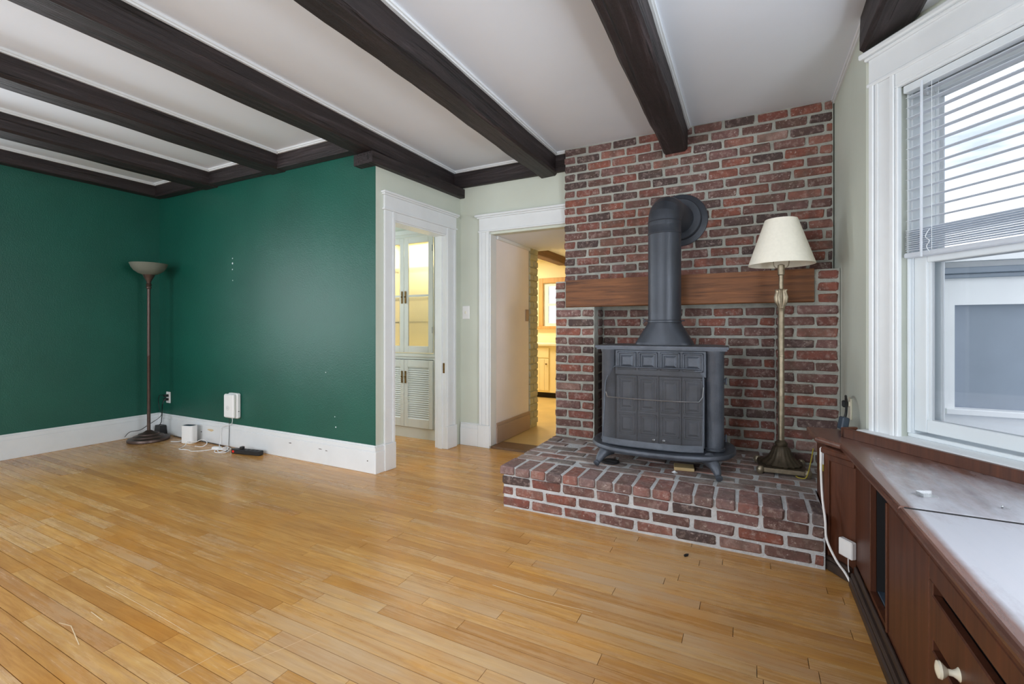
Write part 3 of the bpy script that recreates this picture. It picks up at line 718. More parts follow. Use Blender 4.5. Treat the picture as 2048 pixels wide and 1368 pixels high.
# kitchen
struct(wall_hole(MB(), 'x', -4.2, -1.0, 0, 2.5, 6.95, 7.05, [(-2.98, -2.45, 1.10, 1.80)]), 'wall_kitchen', 'cream')
struct(MB().box(-4.25, -4.15, 4.575, 7.0, 0, 2.5).box(-1.0, -0.9, 4.5, 7.0, 0, 2.5).box(-4.2, X0 - .22, 4.50, 4.575, 0, 2.5), 'wall_kitchen.001', 'cream')
struct(MB().box(-4.25, -0.9, 4.575, 7.05, 2.19, 2.30), 'ceiling.003', 'ceiling')
mb = MB(); hewn(mb, -2.72, -2.57, 4.58, 6.95, 2.075, 2.19, 'y', 0.004, 0.1, 0.01, 41)
tagged(mb, 'kitchen_beam', 'kbeam', 'brown wooden ceiling beam seen through the kitchen passage', 'beam')
kl = thing('recessed_light', 'round recessed kitchen ceiling light seen through the passage', 'light', (-2.985, 6.62, 2.18))
MB().lathe([(0.0, 0.0), (0.07, 0.0), (0.085, -0.008), (0.085, 0.008)], (-2.985, 6.62, 2.182), 20).build('trim_ring', 'plastic', kl)
area('kitchen_lamp', (-3.35, 5.9, 2.17), (-3.35, 5.9, 0), 0.4, 0.4, 44, (1.0, 0.87, 0.64))
kw = MB()
for (a, b, c, d) in ((-3.06, -2.98, 1.10, 1.88), (-2.45, -2.37, 1.10, 1.88), (-2.98, -2.45, 1.80, 1.88)): kw.box(a, b, 6.925, 6.95, c, d, 0.004)
kw.box(-3.10, -2.33, 6.88, 6.95, 1.06, 1.10, 0.004)
kwin = kw.build('window_6', 'oakwin', kind='structure')
q = MB()
for (a, b, c, d) in ((-2.98, -2.90, 1.10, 1.80), (-2.52, -2.45, 1.10, 1.80), (-2.90, -2.52, 1.10, 1.15), (-2.90, -2.52, 1.75, 1.80), (-2.90, -2.52, 1.43, 1.47)): q.box(a, b, 6.97, 7.0, c, d)
q.build('sash', 'white', kwin); MB().box(-2.92, -2.5, 6.982, 6.986, 1.13, 1.77).build('pane', 'glass', kwin)
kc = thing('kitchen_cabinet', 'cream beadboard kitchen base cabinet below the oak window', 'cabinet', (-2.9, 6.6, 0))
MB().box(-3.6, -2.2, 6.42, 6.94, 0.10, 0.80).build('body', 'cream', kc)
MB().box(-3.6, -2.2, 6.47, 6.9, 0.017, 0.10).build('toe_kick', 'hole', kc)
MB().box(-3.10, -2.66, 6.405, 6.42, 0.62, 0.775, 0.004).build('drawer_front', 'cream', kc)
dd = MB()
for i in range(6): dd.box(-3.10 + i * .0733, -3.10 + i * .0733 + .072, 6.405, 6.42, 0.13, 0.605, 0.003)
dr = dd.build('door', 'cream', kc)
MB().lathe([(0, 0.02), (0.012, 0.016), (0.014, 0.008), (0.006, 0.0)], (-2.70, 6.395, 0.52), 12).build('knob', 'brass', dr)
tagged(MB().box(-3.62, -2.18, 6.38, 6.94, 0.801, 0.84, 0.006), 'kitchen_countertop', 'ivory', 'pale kitchen countertop under the oak window', 'countertop')
struct(MB().box(-3.6, -2.2, 6.93, 6.95, 0.84, 0.94, 0.004), 'trim_41', 'cream')
tagged(MB().box(X0 - .002, X0 + .006, 4.285, 4.355, 1.14, 1.26, 0.003), 'passage_switch_plate', 'taupe', 'beige switch plate on the pinkish passage wall', 'switch')

# ------------------------------------------------------------------ built-in china cabinet in the pantry
cc = thing('china_cabinet', 'tall white built-in cabinet with glass doors seen through the left doorway', 'cabinet', (-3.0, 3.7, 0))
CX0, CX1, CY = -3.40, -2.62, YE - 0.012
q = MB(); q.box(CX0, CX0 + .045, CY, CY + .03, 0.1, 2.0).box(CX1 - .045, CX1, CY, CY + .03, 0.1, 2.0).box(CX0, CX1, CY - .004, CY + .03, 0, 0.10).box(CX0 + .045, CX1 - .045, CY, CY + .03, 0.765, 0.825).box(CX0 + .045, CX1 - .045, CY, CY + .03, 1.955, 2.0)
q.box(CX0 - .03, CX1 + .03, CY - .012, CY, 1.985, 2.03, .003).box(CX0, CX1, CY - .012, CY, 0.79, 0.81, .003); q.build('face_frame', 'grey_cab', cc)
q = MB(); q.box(CX0, CX0 + .02, CY + .03, CY + .36, 0, 2.0).box(CX1 - .02, CX1, CY + .03, CY + .36, 0, 2.0).box(CX0, CX1, CY + .34, CY + .36, 0, 2.0).box(CX0, CX1, CY + .03, CY + .36, 1.98, 2.0).box(CX0, CX1, CY + .03, CY + .36, 0.78, 0.80); q.build('carcass', 'cream', cc)
for z in (1.12, 1.36, 1.66): MB().box(CX0 + .02, CX1 - .02, CY + .08, CY + .34, z, z + .014).build('shelf', 'glass', cc)
cxm = (CX0 + CX1) / 2
for (a, b, sd) in ((CX0 + .045, cxm - .002, -1), (cxm + .002, CX1 - .045, 1)):
    q = MB(); q.box(a, a + .05, CY - .018, CY - .001, 0.83, 1.95, .002).box(b - .05, b, CY - .018, CY - .001, 0.83, 1.95, .002).box(a + .05, b - .05, CY - .018, CY - .001, 0.83, 0.895, .002).box(a + .05, b - .05, CY - .018, CY - .001, 1.895, 1.95, .002).box(a + .05, b - .05, CY - .016, CY - .001, 1.372, 1.392)
    d = q.build('glass_door', 'grey_cab', cc)
    for (z0, z1) in ((0.895, 1.372), (1.392, 1.895)): MB().box(a + .05, b - .05, CY - .010, CY - .007, z0, z1).build('pane', 'glass', d)
    hx = (b - .02) if sd < 0 else (a + .02)
    MB().box(hx - .009, hx + .009, CY - .026, CY - .018, 1.31, 1.43, .003).lathe([(0, .012), (.008, .006), (0, -.006)], (hx, CY - .03, 1.37), 10).build('latch', 'brass', d)
    ex = a if sd < 0 else b
    for z in (1.02, 1.80): MB().box(ex - .006, ex + .006, CY - .021, CY - .016, z, z + .06).build('hinge', 'steel', d)
    q = MB(); q.box(a, a + .045, CY - .018, CY - .001, 0.105, 0.76, .002).box(b - .045, b, CY - .018, CY - .001, 0.105, 0.76, .002).box(a + .045, b - .045, CY - .018, CY - .001, 0.105, 0.19, .002).box(a + .045, b - .045, CY - .018, CY - .001, 0.69, 0.76, .002).box(a + .04, b - .04, CY + .001, CY + .006, .12, .75)
    d = q.build('louver_door', 'grey_cab', cc)
    sl = MB(); z = 0.19
    while z < 0.685:
        sl.add([(a + .045, CY - .015, z), (b - .045, CY - .015, z), (b - .045, CY - .011, z), (a + .045, CY - .011, z), (a + .045, CY - .002, z + .021), (b - .045, CY - .002, z + .021), (b - .045, CY + .001, z + .021), (a + .045, CY + .001, z + .021)],
               [(3, 2, 1, 0), (4, 5, 6, 7), (0, 1, 5, 4), (2, 3, 7, 6)]); z += 0.0205
    sl.build('louvers', 'grey_cab', d, kind='stuff')
    MB().box(hx - .009, hx + .009, CY - .026, CY - .018, 0.53, 0.65, .003).lathe([(0, .012), (.008, .006), (0, -.006)], (hx, CY - .03, 0.59), 10).build('latch', 'brass', d)
area('china_cabinet_lamp', (-3.0, CY + .20, 1.965), (-3.0, CY + .22, 0), 0.6, 0.06, 9.0, (1.0, 0.94, 0.74))
struct(MB().box(-4.7, CX0 - .002, YE + .08, YE + .40, 0, H).box(CX1 + .002, X0 - .1, YE + .08, YE + .40, 0, H), 'wall_pantry.001', 'sage')
struct(MB().box(-2.615, -2.60, YE - .03, YE, 0, 2.0, .003).box(-2.60, -2.535, YE - .02, YE, 0.0, 2.0, .003), 'trim_42', 'white')

# light switch beside the passage
t = thing('light_switch', 'white toggle light switch on the pale wall between the doorways', 'switch', (-2.305, YE, 1.152))
MB().box(-2.343, -2.267, YE - .007, YE, 1.152, 1.272, .003).build('plate', 'plastic', t)
MB().box(-2.310, -2.300, YE - .018, YE - .006, 1.200, 1.224, .002).build('toggle', 'ivory', t)

# ------------------------------------------------------------------ wood stove
SX, SY, SR = -0.480, 2.98, math.radians(1.5)
SM = Matrix.Translation((SX, SY, ZH + .003)) @ Matrix.Rotation(SR, 4, 'Z')
st = thing('wood_stove', 'blue-black cast iron wood stove standing on the brick hearth', 'stove', (SX, SY, ZH))
LZ = 0.118                                      # lip plate height above hearth
# base plate with rounded lip
pts = []
for k in range(48):
    a = 2 * math.pi * k / 48; c_, s_ = math.cos(a), math.sin(a); e = 0.76
    xx = 0.418 * math.copysign(abs(c_) ** e, c_); yv = math.copysign(abs(s_) ** e, s_)
    pts.append((xx, (0.27 if yv > 0 else 0.315) * yv))
q = MB(SM); n = len(pts); V = []; F = []
for (sc, z) in ((0.97, LZ - .030), (1.0, LZ - .018), (1.0, LZ - .008), (0.985, LZ), (0.93, LZ + .002), (0.90, LZ - .004)):
    V += [(x * sc, y_ * sc, z) for x, y_ in pts]
for i in range(5):
    for k in range(n): F.append((i * n + k, i * n + (k + 1) % n, (i + 1) * n + (k + 1) % n, (i + 1) * n + k))
F.append(tuple(range(n))[::-1]); F.append(tuple(5 * n + k for k in range(n)))
q.smooth = True; q.add(V, F).build('base_plate', 'iron', st)
# legs
for sx in (-1, 1):
    for sy in (-1, 1):
        px = sx * 0.275; py = sy * 0.185
        path = smooth_path([(px, py, LZ - .030), (px + sx * .028, py + sy * .040, LZ - .045), (px + sx * .046, py + sy * .070, LZ - .072), (px + sx * .054, py + sy * .088, 0.024), (px + sx * .062, py + sy * .108, 0.013)], 5)
        rr = [0.040 - 0.024 * min(1, i / (len(path) * 0.7)) for i in range(len(path))]; rr[-4:] = [0.016, 0.019, 0.018, 0.012]
        MB(SM).tube(path, rr, 12).build('leg', 'iron', st)
# body
BZ0, BZ1 = LZ, 0.690
q = MB(SM); q.box(-.33, .33, -.085, .25, BZ0, BZ1); q.build('firebox', 'iron', st)
for sx in (-1, 1):
    MB(SM).lathe([(0.0, 0), (.056, 0), (.056, .012), (.050, .016), (.050, BZ1 - BZ0 - .02), (.055, BZ1 - BZ0 - .012), (.055, BZ1 - BZ0), (0, BZ1 - BZ0)], (sx * .305, -.075, BZ0), 24).build('corner_column', 'iron', st)
tp = [(-.372, -.15), (.372, -.15), (.372, .12), (.31, .27), (-.31, .27), (-.372, .12)]
MB(SM).prism([(a, b, BZ1) for a, b in tp], (0, 0, .010)).prism([(a * 1.02, b * 1.03 - .002, BZ1 + .010) for a, b in tp], (0, 0, .014)).build('top_plate', 'iron', st)
# fascia with four raised panels
fs = MB(SM).box(-.262, .262, -.118, -.085, .535, BZ1 - .002, .003).build('fascia', 'iron', st)
def raised(mb, x0, x1, z0, z1, y, d=0.012):
    for (i, o_) in ((0.0, 0.009),):
        mb.box(x0, x1, y - d, y, z0, z0 + .011, .003).box(x0, x1, y - d, y, z1 - .011, z1, .003).box(x0, x0 + .011, y - d, y, z0, z1, .003).box(x1 - .011, x1, y - d, y, z0, z1, .003)
    m = .020; mb.add([(x0 + m, y, z0 + m), (x1 - m, y, z0 + m), (x1 - m, y, z1 - m), (x0 + m, y, z1 - m), (x0 + m + .012, y - .006, z0 + m + .012), (x1 - m - .012, y - .006, z0 + m + .012), (x1 - m - .012, y - .006, z1 - m - .012), (x0 + m + .012, y - .006, z1 - m - .012)],
                     [(4, 5, 6, 7), (0, 1, 5, 4), (1, 2, 6, 5), (2, 3, 7, 6), (3, 0, 4, 7)])
    return mb
for i in range(4):
    x0 = -.252 + i * .127
    raised(MB(SM), x0 + .006, x0 + .118, .566, .676, -.118).build('raised_panel', 'iron', fs)
for i in range(4):
    x0 = -.256 + i * .128
    lf = MB(SM).box(x0 + .001, x0 + .127, -.114, -.086, BZ0 + .006, .530, .003).build('door_leaf', 'iron', st)
    raised(MB(SM), x0 + .012, x0 + .116, .315, .520, -.114).build('raised_panel', 'iron', lf)
    raised(MB(SM), x0 + .012, x0 + .116, .170, .300, -.114).build('raised_panel', 'iron', lf)
    if i in (1, 2):
        cxk = x0 + (.100 if i == 1 else .030)
        kb = MB(SM @ Matrix.Translation((cxk, -.118, .150)) @ Matrix.Rotation(math.radians(90), 4, 'X')); kb.lathe([(0.004, -.004), (.005, .008), (.009, .012), (.009, .018), (0, .022)], (0, 0, 0), 12).build('knob', 'steel', lf)
for z in (0.175, 0.505):
    MB(SM).box(.345, .362, -.055, -.035, z, z + .022, .003).box(.360, .370, -.06, -.03, z - .012, z + .03, .003).build('hinge_bracket', 'iron', st)
# flue boot, pipe, elbow, flange
PX, PY = -0.489, 3.15; PR = 0.103
q = MB(); n = 24; V = []; F = []
prof = [(0.0, 1.0), (0.012, 1.0), (0.020, .94), (0.055, .68), (0.10, .34), (0.140, .04), (0.150, 0.0)]
zb0 = ZH + BZ1 + .024
for (dz, sq) in prof:
    for k in range(n):
        a = 2 * math.pi * k / n; c_, s_ = math.cos(a), math.sin(a); e = 0.55
        bx_, by_ = .180 * math.copysign(abs(c_) ** e, c_), .118 * math.copysign(abs(s_) ** e, s_)
        V.append((PX + bx_ * sq + PR * c_ * (1 - sq), PY + by_ * sq + PR * s_ * (1 - sq), zb0 + dz))
for i in range(len(prof) - 1):
    for k in range(n): F.append((i * n + k, i * n + (k + 1) % n, (i + 1) * n + (k + 1) % n, (i + 1) * n + k))
q.smooth = True; q.add(V, F).build('flue_boot', 'pipe', st)
MB().lathe([(PR, 0.0), (PR + .004, .003), (PR + .004, .014), (PR, .018), (PR, .50), (PR, .575), (PR + .003, .578), (PR + .003, .584), (PR, .588), (PR, .655), (PR + .003, .658), (PR, .664)], (PX, PY, zb0 + .145), 40).build('stove_pipe', 'pipe', st)
zt = zb0 + .145 + .66; FX, FY, FZ = -0.436, YU - .004, 1.842
hd = Vector((FX - PX, FY - PY, 0)); hl = hd.length; hd.normalize()
Rb = FZ - zt
q = MB(); path = [Vector((PX, PY, zt - .03))]
for k in range(5):
    a = math.radians(90) * k / 4; path.append(Vector((PX, PY, zt)) + hd * (Rb * (1 - math.cos(a))) + Vector((0, 0, Rb * math.sin(a))))
path.append(Vector((FX, FY, FZ)) - hd * 0.02)
q.tube(path, PR + .001, 40, False); q.build('elbow', 'pipe', st, sharp=12)
FM = Matrix.Translation((FX, FY + .004, FZ)) @ Matrix.Rotation(math.radians(90), 4, 'X')
MB(FM).lathe([(0.02, .012), (.178, .012), (.185, .008), (.186, 0.0)], (0, 0, 0.004), 48).lathe([(.09, .060), (.140, .058), (.146, .052), (.146, .010)], (0, 0, 0.004), 40).build('wall_flange', 'pipe', st)
MB().tube([(PX - PR, PY, zb0 + .158), (PX - PR - .02, PY - .01, zb0 + .158), (PX - PR - .034, PY - .012, zb0 + .178)], .003, 6).tube([(PX - PR - .02, PY - .01, zb0 + .158), (PX - PR - .034, PY - .012, zb0 + .142)], .003, 6).tube([(PX + PR, PY, zb0 + .158), (PX + PR + .022, PY - .01, zb0 + .158)], .0035, 6).build('damper_handle', 'iron', st)
# mesh fire screen leaning on the lip
sc_ = thing('fire_screen', 'curved wire mesh fire screen in front of the stove doors', 'fire screen', (-0.525, 2.80, ZH + LZ))
def screen_pt(u, v, inset=0.0):
    half = 0.285 - 0.020 * max(0, (v - .78) / .22) * (1.6 if u < 0 else .3)
    x = u * half; yv = -.240 + 0.045 * abs(u) ** 3.0 + 0.085 * v
    z = LZ + .006 + v * 0.460 - (0.022 * max(0, abs(u) - .9) / .1 * max(0, v - .9) / .1)
    return (x - .036, yv, z)
q = MB(SM); NU, NV = 20, 14; V = []; F = []
for j in range(NV + 1):
    for i in range(NU + 1): V.append(screen_pt(-1 + 2 * i / NU, j / NV))
for j in range(NV):
    for i in range(NU): F.append((j * (NU + 1) + i, j * (NU + 1) + i + 1, (j + 1) * (NU + 1) + i + 1, (j + 1) * (NU + 1) + i))
q.smooth = True; q.add(V, F).build('mesh_panel', 'mesh', sc_)
q = MB(SM)
ring = [screen_pt(-1 + 2 * i / 20, 0) for i in range(21)] + [screen_pt(1, j / 10) for j in range(1, 11)] + [screen_pt(1 - 2 * i / 20, 1) for i in range(1, 21)] + [screen_pt(-1, 1 - j / 10) for j in range(1, 11)]
q.tube(ring, .0045, 8).build('rim', 'iron', sc_)
q = MB(SM)
for i in range(20):
    a, b, c_, d_ = screen_pt(-1 + 2 * i / 20, 0), screen_pt(-1 + 2 * (i + 1) / 20, 0), screen_pt(-1 + 2 * (i + 1) / 20, .075), screen_pt(-1 + 2 * i / 20, .075)
    o_ = Vector((0, -.003, 0)); q.add([Vector(a) + o_, Vector(b) + o_, Vector(c_) + o_, Vector(d_) + o_], [(0, 1, 2, 3)])
q.build('bottom_band', 'iron', sc_)
hp = [screen_pt(-.96, .66)] + [screen_pt(-.92 + 1.84 * i / 14, .60) for i in range(15)] + [screen_pt(.985, .66), screen_pt(1.0, .78)]
MB(SM).tube([Vector(p) + Vector((0, -.016, 0)) for p in hp], .0032, 6).build('wire_handle', 'steel', sc_)
# things under the stove
tagged(MB(Matrix.Translation((-0.335, 2.86, ZH)) @ Matrix.Rotation(.15, 4, 'Z')).box(-.055, .055, -.045, .045, 0.001, .020, .002), 'wood_block', 'block', 'small raw wooden block lying under the stove', 'block')
pp = MB(); rr_ = random.Random(3); 
pp.smooth = False
ico = [(0, 0, .02)] + [(.022 * math.cos(a * 1.05) * rr_.uniform(.7, 1.2), .018 * math.sin(a * 1.05) * rr_.uniform(.7, 1.2), rr_.uniform(.004, .014)) for a in range(6)] + [(0, 0, 0.0)]
pp.m = Matrix.Translation((-0.37, 2.735, ZH + .002)); pp.add(ico, [(0, 1 + i, 1 + (i + 1) % 6) for i in range(6)] + [(7, 1 + (i + 1) % 6, 1 + i) for i in range(6)])
tagged(pp, 'paper_scrap', 'paper', 'crumpled white paper scrap on the hearth below the stove', 'paper')
pp = MB(Matrix.Translation((-0.755, 2.80, ZH + .001)) @ Matrix.Rotation(-.2, 4, 'Z')); pp.lathe([(0, .010), (.05, .010), (.056, .004), (.056, 0)], (0, 0, 0), 14).box(-.02, .05, -.02, .02, .009, .016, .002)
tagged(pp, 'iron_cover', 'hole', 'flat black iron cover lying on the hearth by the left stove leg', 'cover')

# ------------------------------------------------------------------ floor lamp on the hearth
LX, LY = 0.170, 3.10
fl_ = thing('floor_lamp', 'antique gold floor lamp with cream empire shade on the hearth', 'lamp', (LX, LY, ZH))
LM = Matrix.Translation((LX, LY, ZH)) @ Matrix.Rotation(math.radians(3), 4, 'Z')
bs = MB(LM).box(-.118, .118, -.118, .118, .012, .036, .004).build('square_base', 'lampdark', fl_)
MB(LM).box(-.105, .105, -.122, -.112, .010, .034, .003).build('front_rail', 'lampgold', bs)
for sx in (-1, 1):
    for sy in (-1, 1): MB(LM).lathe([(0, .046), (.013, .043), (.020, .032), (.021, .02), (.016, .006), (.012, 0), (0, 0)], (sx * .116, sy * .116, 0), 14, 6).build('foot', 'lampgold', bs)
MB(LM).lathe([(.100, .036, .05), (.104, .044, .05), (.094, .052, .04), (.070, .072, .03), (.054, .100, .03), (.044, .130, .02), (.030, .142, 0), (.033, .150, 0), (.033, .160, 0), (.024, .168, 0), (.016, .176, 0)], (0, 0, 0), 72, 18).build('fluted_bell', 'lampdark', fl_)
zt_ = 1.175 - ZH
MB(LM).lathe([(.0165, .17), (.0165, .42), (.019, .422), (.019, .428), (.0165, .43), (.0165, .66), (.019, .662), (.019, .668), (.0165, .67), (.0165, zt_ - .01), (.020, zt_), (.022, zt_ + .006), (.018, zt_ + .012)], (0, 0, 0), 24).build('pole', 'lampgold', fl_)
MB(LM).lathe([(.018, zt_ + .01, 0), (.020, zt_ + .02, .05), (.030, zt_ + .045, .10), (.033, zt_ + .075, .12), (.027, zt_ + .10, .1), (.026, zt_ + .108, .1), (.031, zt_ + .118, .14), (.026, zt_ + .120, .1), (.012, zt_ + .121, 0), (.012, zt_ + .20, 0), (.018, zt_ + .205, 0), (.018, zt_ + .26, 0), (.008, zt_ + .265, 0)], (0, 0, 0), 48, 12).build('tulip_socket', 'lampgold', fl_)
zs = 1.437 - ZH
q = MB(LM); q.lathe([(.172, zs), (.084, zs + .262)], (0, 0, 0), 48).lathe([(.0825, zs + .262), (.1705, zs)], (0, 0, 0), 48).lathe([(.1705, zs), (.172, zs)], (0, 0, 0), 48).lathe([(.084, zs + .262), (.0825, zs + .262)], (0, 0, 0), 48)
sh = q.build('lamp_shade', 'fabric', fl_)
q = MB(LM)
for sx in (-1, 1): q.tube(smooth_path([(sx * .012, 0, zs - .02), (sx * .036, 0, zs - .005), (sx * .040, 0, zs + .06), (sx * .03, 0, zs + .20), (0, 0, zs + .25)], 5), .0028, 6)
for k in range(3):
    a = k * 2.094; q.tube([(0, 0, zs + .25), (.083 * math.cos(a), .083 * math.sin(a), zs + .258)], .002, 6)
q.build('harp', 'lampgold', fl_)
MB(LM).lathe([(.006, 0), (.013, .01), (.030, .05), (.026, .085), (0, .10)], (0, 0, zs + .065 - .005), 16).build('bulb', 'plastic', fl_)
tagged(MB().tube(smooth_path([(.27, 3.03, ZH + .008), (.235, 2.985, ZH + .005), (.27, 2.965, ZH + .004), (.285, 2.95, ZH + .03), (.296, 2.90, ZH + .12), (.30, 2.84, ZH + .20)], 6), .0028, 6), 'lamp_cord', 'yellow', 'thin yellowish lamp cord between the gold lamp base and the cabinet', 'cord')

# ------------------------------------------------------------------ torchiere in the green corner
TX, TY = -5.08, 2.335
to = thing('torchiere_lamp', 'brown metal torchiere floor lamp with marbled glass bowl in the green corner', 'lamp', (TX, TY, 0))
MB().lathe([(0, 0), (.158, 0), (.165, .006), (.165, .022), (.160, .030), (.125, .038), (.120, .048), (.085, .060), (.080, .070), (.045, .080), (.025, .095), (.014, .10)], (TX, TY, 0), 40).build('round_base', 'bronze', to)
MB().lathe([(.014, .09), (.014, .80), (.016, .805), (.014, .81), (.0135, 1.45)], (TX, TY, 0), 20).build('pole', 'bronze', to)
MB().lathe([(.014, 1.44), (.022, 1.45), (.022, 1.46), (.016, 1.468), (.024, 1.48), (.016, 1.495), (.022, 1.52), (.040, 1.555), (.048, 1.575), (.044, 1.580)], (TX, TY, 0), 24).build('socket_cup', 'bronze', to)
q = MB(); q.lathe([(.044, 1.575), (.085, 1.592), (.115, 1.615), (.135, 1.645), (.146, 1.675), (.150, 1.682), (.144, 1.680), (.130, 1.648), (.110, 1.620), (.08, 1.600), (.03, 1.582)], (TX, TY, 0), 40).build('glass_bowl', 'frost', to)

# ------------------------------------------------------------------ things along the green wall
def plate_outlet(x0, x1, z0, z1, label):
    t = thing('wall_outlet', label, 'outlet', ((x0 + x1) / 2, YG, z0))
    MB().box(x0, x1, YG - .007, YG, z0, z1, .003).build('plate', 'plastic', t)
    for z in (z0 + .025, z0 + .065): MB().box((x0 + x1) / 2 - .014, (x0 + x1) / 2 + .014, YG - .009, YG - .006, z, z + .026, .002).build('socket', 'ivory', t)
plate_outlet(-5.236, -5.164, 0.315, 0.428, 'white wall outlet with two black plugs in the green corner')
for i, (z, lb) in enumerate(((.355, 'lower black plug in the corner outlet with its black cord'), (.392, 'upper black plug in the corner outlet with its thin black cord'))):
    t = thing('power_plug', lb, 'plug', (-5.2, YG - .03, z))
    MB().box(-5.218, -5.182, YG - .042, YG - .0095, z - .012, z + .012, .003).build('plug_body', 'blackplastic', t)
    if i == 0: path = [(-5.2, YG - .04, z), (-5.205, YG - .055, z - .05), (-5.24, YG - .04, z - .13), (-5.262, YG - .035, z - .22), (-5.26, YG - .04, .12), (-5.24, YG - .065, .098)]
    else: path = [(-5.2, YG - .04, z), (-5.25, YG - .055, z + .005), (-5.29, YG - .05, z - .06), (-5.285, YG - .04, z - .14), (-5.27, YG - .03, z - .19), (-5.29, YG - .05, .16), (-5.30, TY + .1, .11), (-5.28, TY + .02, .075), (-5.29, TY - .06, .07), (-5.27, TY - .11, .034)]
    MB().tube(smooth_path(path, 6), .0035 if i == 0 else .0028, 6).build('cord', 'blackplastic', t)
q = MB(Matrix.Translation((-5.235, 2.508, 0))); q.add([(-.055, -.034, .001), (.055, -.034, .001), (.055, .034, .001), (-.055, .034, .001), (-.045, -.026, .10), (.045, -.026, .10), (.045, .026, .10), (-.045, .026, .10)], [(3, 2, 1, 0), (4, 5, 6, 7), (0, 1, 5, 4), (1, 2, 6, 5), (2, 3, 7, 6), (3, 0, 4, 7)])
tagged(q, 'power_adapter', 'blackplastic', 'black tapered power adapter on the floor behind the torchiere base', 'adapter')
# white router
t = thing('router', 'white upright router standing on the floor by the green wall', 'router', (-4.63, 2.455, 0))
RM = Matrix.Translation((-4.63, 2.455, 0)) @ Matrix.Rotation(math.radians(14), 4, 'Z')
def rr_box(mb, hx, hy, r, z0, z1, nseg=5):
    p = []
    for (cx, cy, a0) in ((hx - r, hy - r, 0), (-hx + r, hy - r, 90), (-hx + r, -hy + r, 180), (hx - r, -hy + r, 270)):
        for k in range(nseg + 1):
            a = math.radians(a0 + 90 * k / nseg); p.append((cx + r * math.cos(a), cy + r * math.sin(a), z0))
    mb.smooth = True; return mb.prism(p, (0, 0, z1 - z0))
rr_box(MB(RM), .062, .036, .020, .006, .165).build('case', 'plastic', t); rr_box(MB(RM), .055, .03, .018, 0.0, .006).build('foot', 'ivory', t)
rr_box(MB(RM), .050, .026, .016, .165, .167).build('top_vent', 'greyplastic', t)
MB(RM).box(.028, .052, -.0365, -.0355, .016, .019).build('printed_mark', 'greyplastic', t)
# wall device
t = thing('wall_backup_unit', 'white plastic box mounted on the green wall above the baseboard', 'device', (-4.15, YG - .04, .265))
WM = Matrix.Translation((-4.095, YG - .045, .265))
MB(WM).box(-.072, .066, -.030, .003, .008, .218, .010).build('front_case', 'plastic', t)
MB(WM).box(-.066, .070, .003, .044, .0, .224, .010).build('back_case', 'plastic', t)
MB(WM).box(.064, .0665, -.012, -.009, .03, .19).build('seam', 'ivory', t); MB(WM).box(.068, .0715, .014, .026, .062, .067).build('indicator', 'blackplastic', t)
q = MB(WM); q.tube([(.018 * math.cos(a * .3927) - .01, -.0302, .095 + .018 * math.sin(a * .3927)) for a in range(17)], .0006, 4, False).box(-.016, -.004, -.0306, -.0298, .098, .100).box(-.016, -.004, -.0306, -.0298, .091, .093); q.build('emblem', 'greyplastic', t)
tagged(MB().tube(smooth_path([(-4.11, YG - .03, .266), (-4.10, YG - .035, .235), (-4.13, YG - .03, .205), (-4.20, YG - .04, .19), (-4.27, YG - .03, .15), (-4.28, YG - .03, .05), (-4.25, YG - .06, .006), (-4.15, YG - .10, .005)], 7), .0028, 6), 'white_cable', 'plastic', 'white cable dropping from the wall box to the floor', 'cord')
tagged(MB().tube(smooth_path([(-4.165, YG - .025, .264), (-4.16, YG - .026, .2), (-4.162, YG - .026, .10), (-4.16, YG - .03, .02), (-4.13, YG - .04, .006), (-4.05, YG - .06, .005)], 6), .0022, 6), 'thin_black_wire', 'blackplastic', 'thin dark wire running straight down from the wall box', 'cord')
# tangle of white cords, inline adapter
rc = random.Random(11)
for i, (lb, pts) in enumerate((
    ('white cord looping on the floor right of the router', [(-4.56, 2.43, .02), (-4.50, 2.45, .03), (-4.44, 2.47, .05), (-4.36, 2.46, .03), (-4.36, 2.42, .006), (-4.44, 2.40, .005)]),
    ('long white cord curving in front of the router', [(-4.57, 2.41, .03), (-4.52, 2.35, .005), (-4.46, 2.28, .004), (-4.36, 2.30, .004), (-4.28, 2.29, .004), (-4.20, 2.36, .005), (-4.18, 2.42, .006)]),
    ('white cord coiled beside the small white adapter', [(-4.13, 2.42, .01), (-4.06, 2.46, .03), (-4.00, 2.42, .02), (-4.04, 2.38, .006), (-4.10, 2.41, .012), (-4.03, 2.47, .02), (-3.98, 2.40, .006), (-4.06, 2.36, .005), (-4.12, 2.40, .01), (-4.00, 2.44, .015)]),
    ('white cord end lying left of the router', [(-4.70, 2.43, .02), (-4.76, 2.42, .006), (-4.83, 2.40, .004)]))):
    tagged(MB().tube(smooth_path(pts, 7), .0034, 6), 'loose_white_cord', 'plastic', lb, 'cable', 'white cables on the floor')
tagged(MB(Matrix.Translation((-4.155, 2.425, 0)) @ Matrix.Rotation(.3, 4, 'Z')).box(-.038, .038, -.02, .02, .001, .028, .006), 'inline_adapter', 'plastic', 'small white power adapter among the white cords', 'adapter')
tagged(MB().tube(smooth_path([(-5.03, 2.525, .008), (-4.90, 2.522, .006), (-4.75, 2.525, .006), (-4.5, 2.53, .006), (-4.3, 2.525, .006), (-4.12, 2.50, .006), (-4.03, 2.44, .006), (-3.98, 2.40, .012)], 6), .004, 6), 'baseboard_cord', 'blackplastic', 'black cord along the green wall baseboard to the power strip', 'cord')
PM = Matrix.Translation((-3.775, 2.46, 0)) @ Matrix.Rotation(math.radians(10), 4, 'Z')
t = thing('power_strip', 'black power strip with a glowing red switch on the floor', 'power strip', (-3.80, 2.455, 0))
MB(PM).box(-.155, .145, -.027, .027, .001, .040, .006).build('body', 'blackplastic', t)
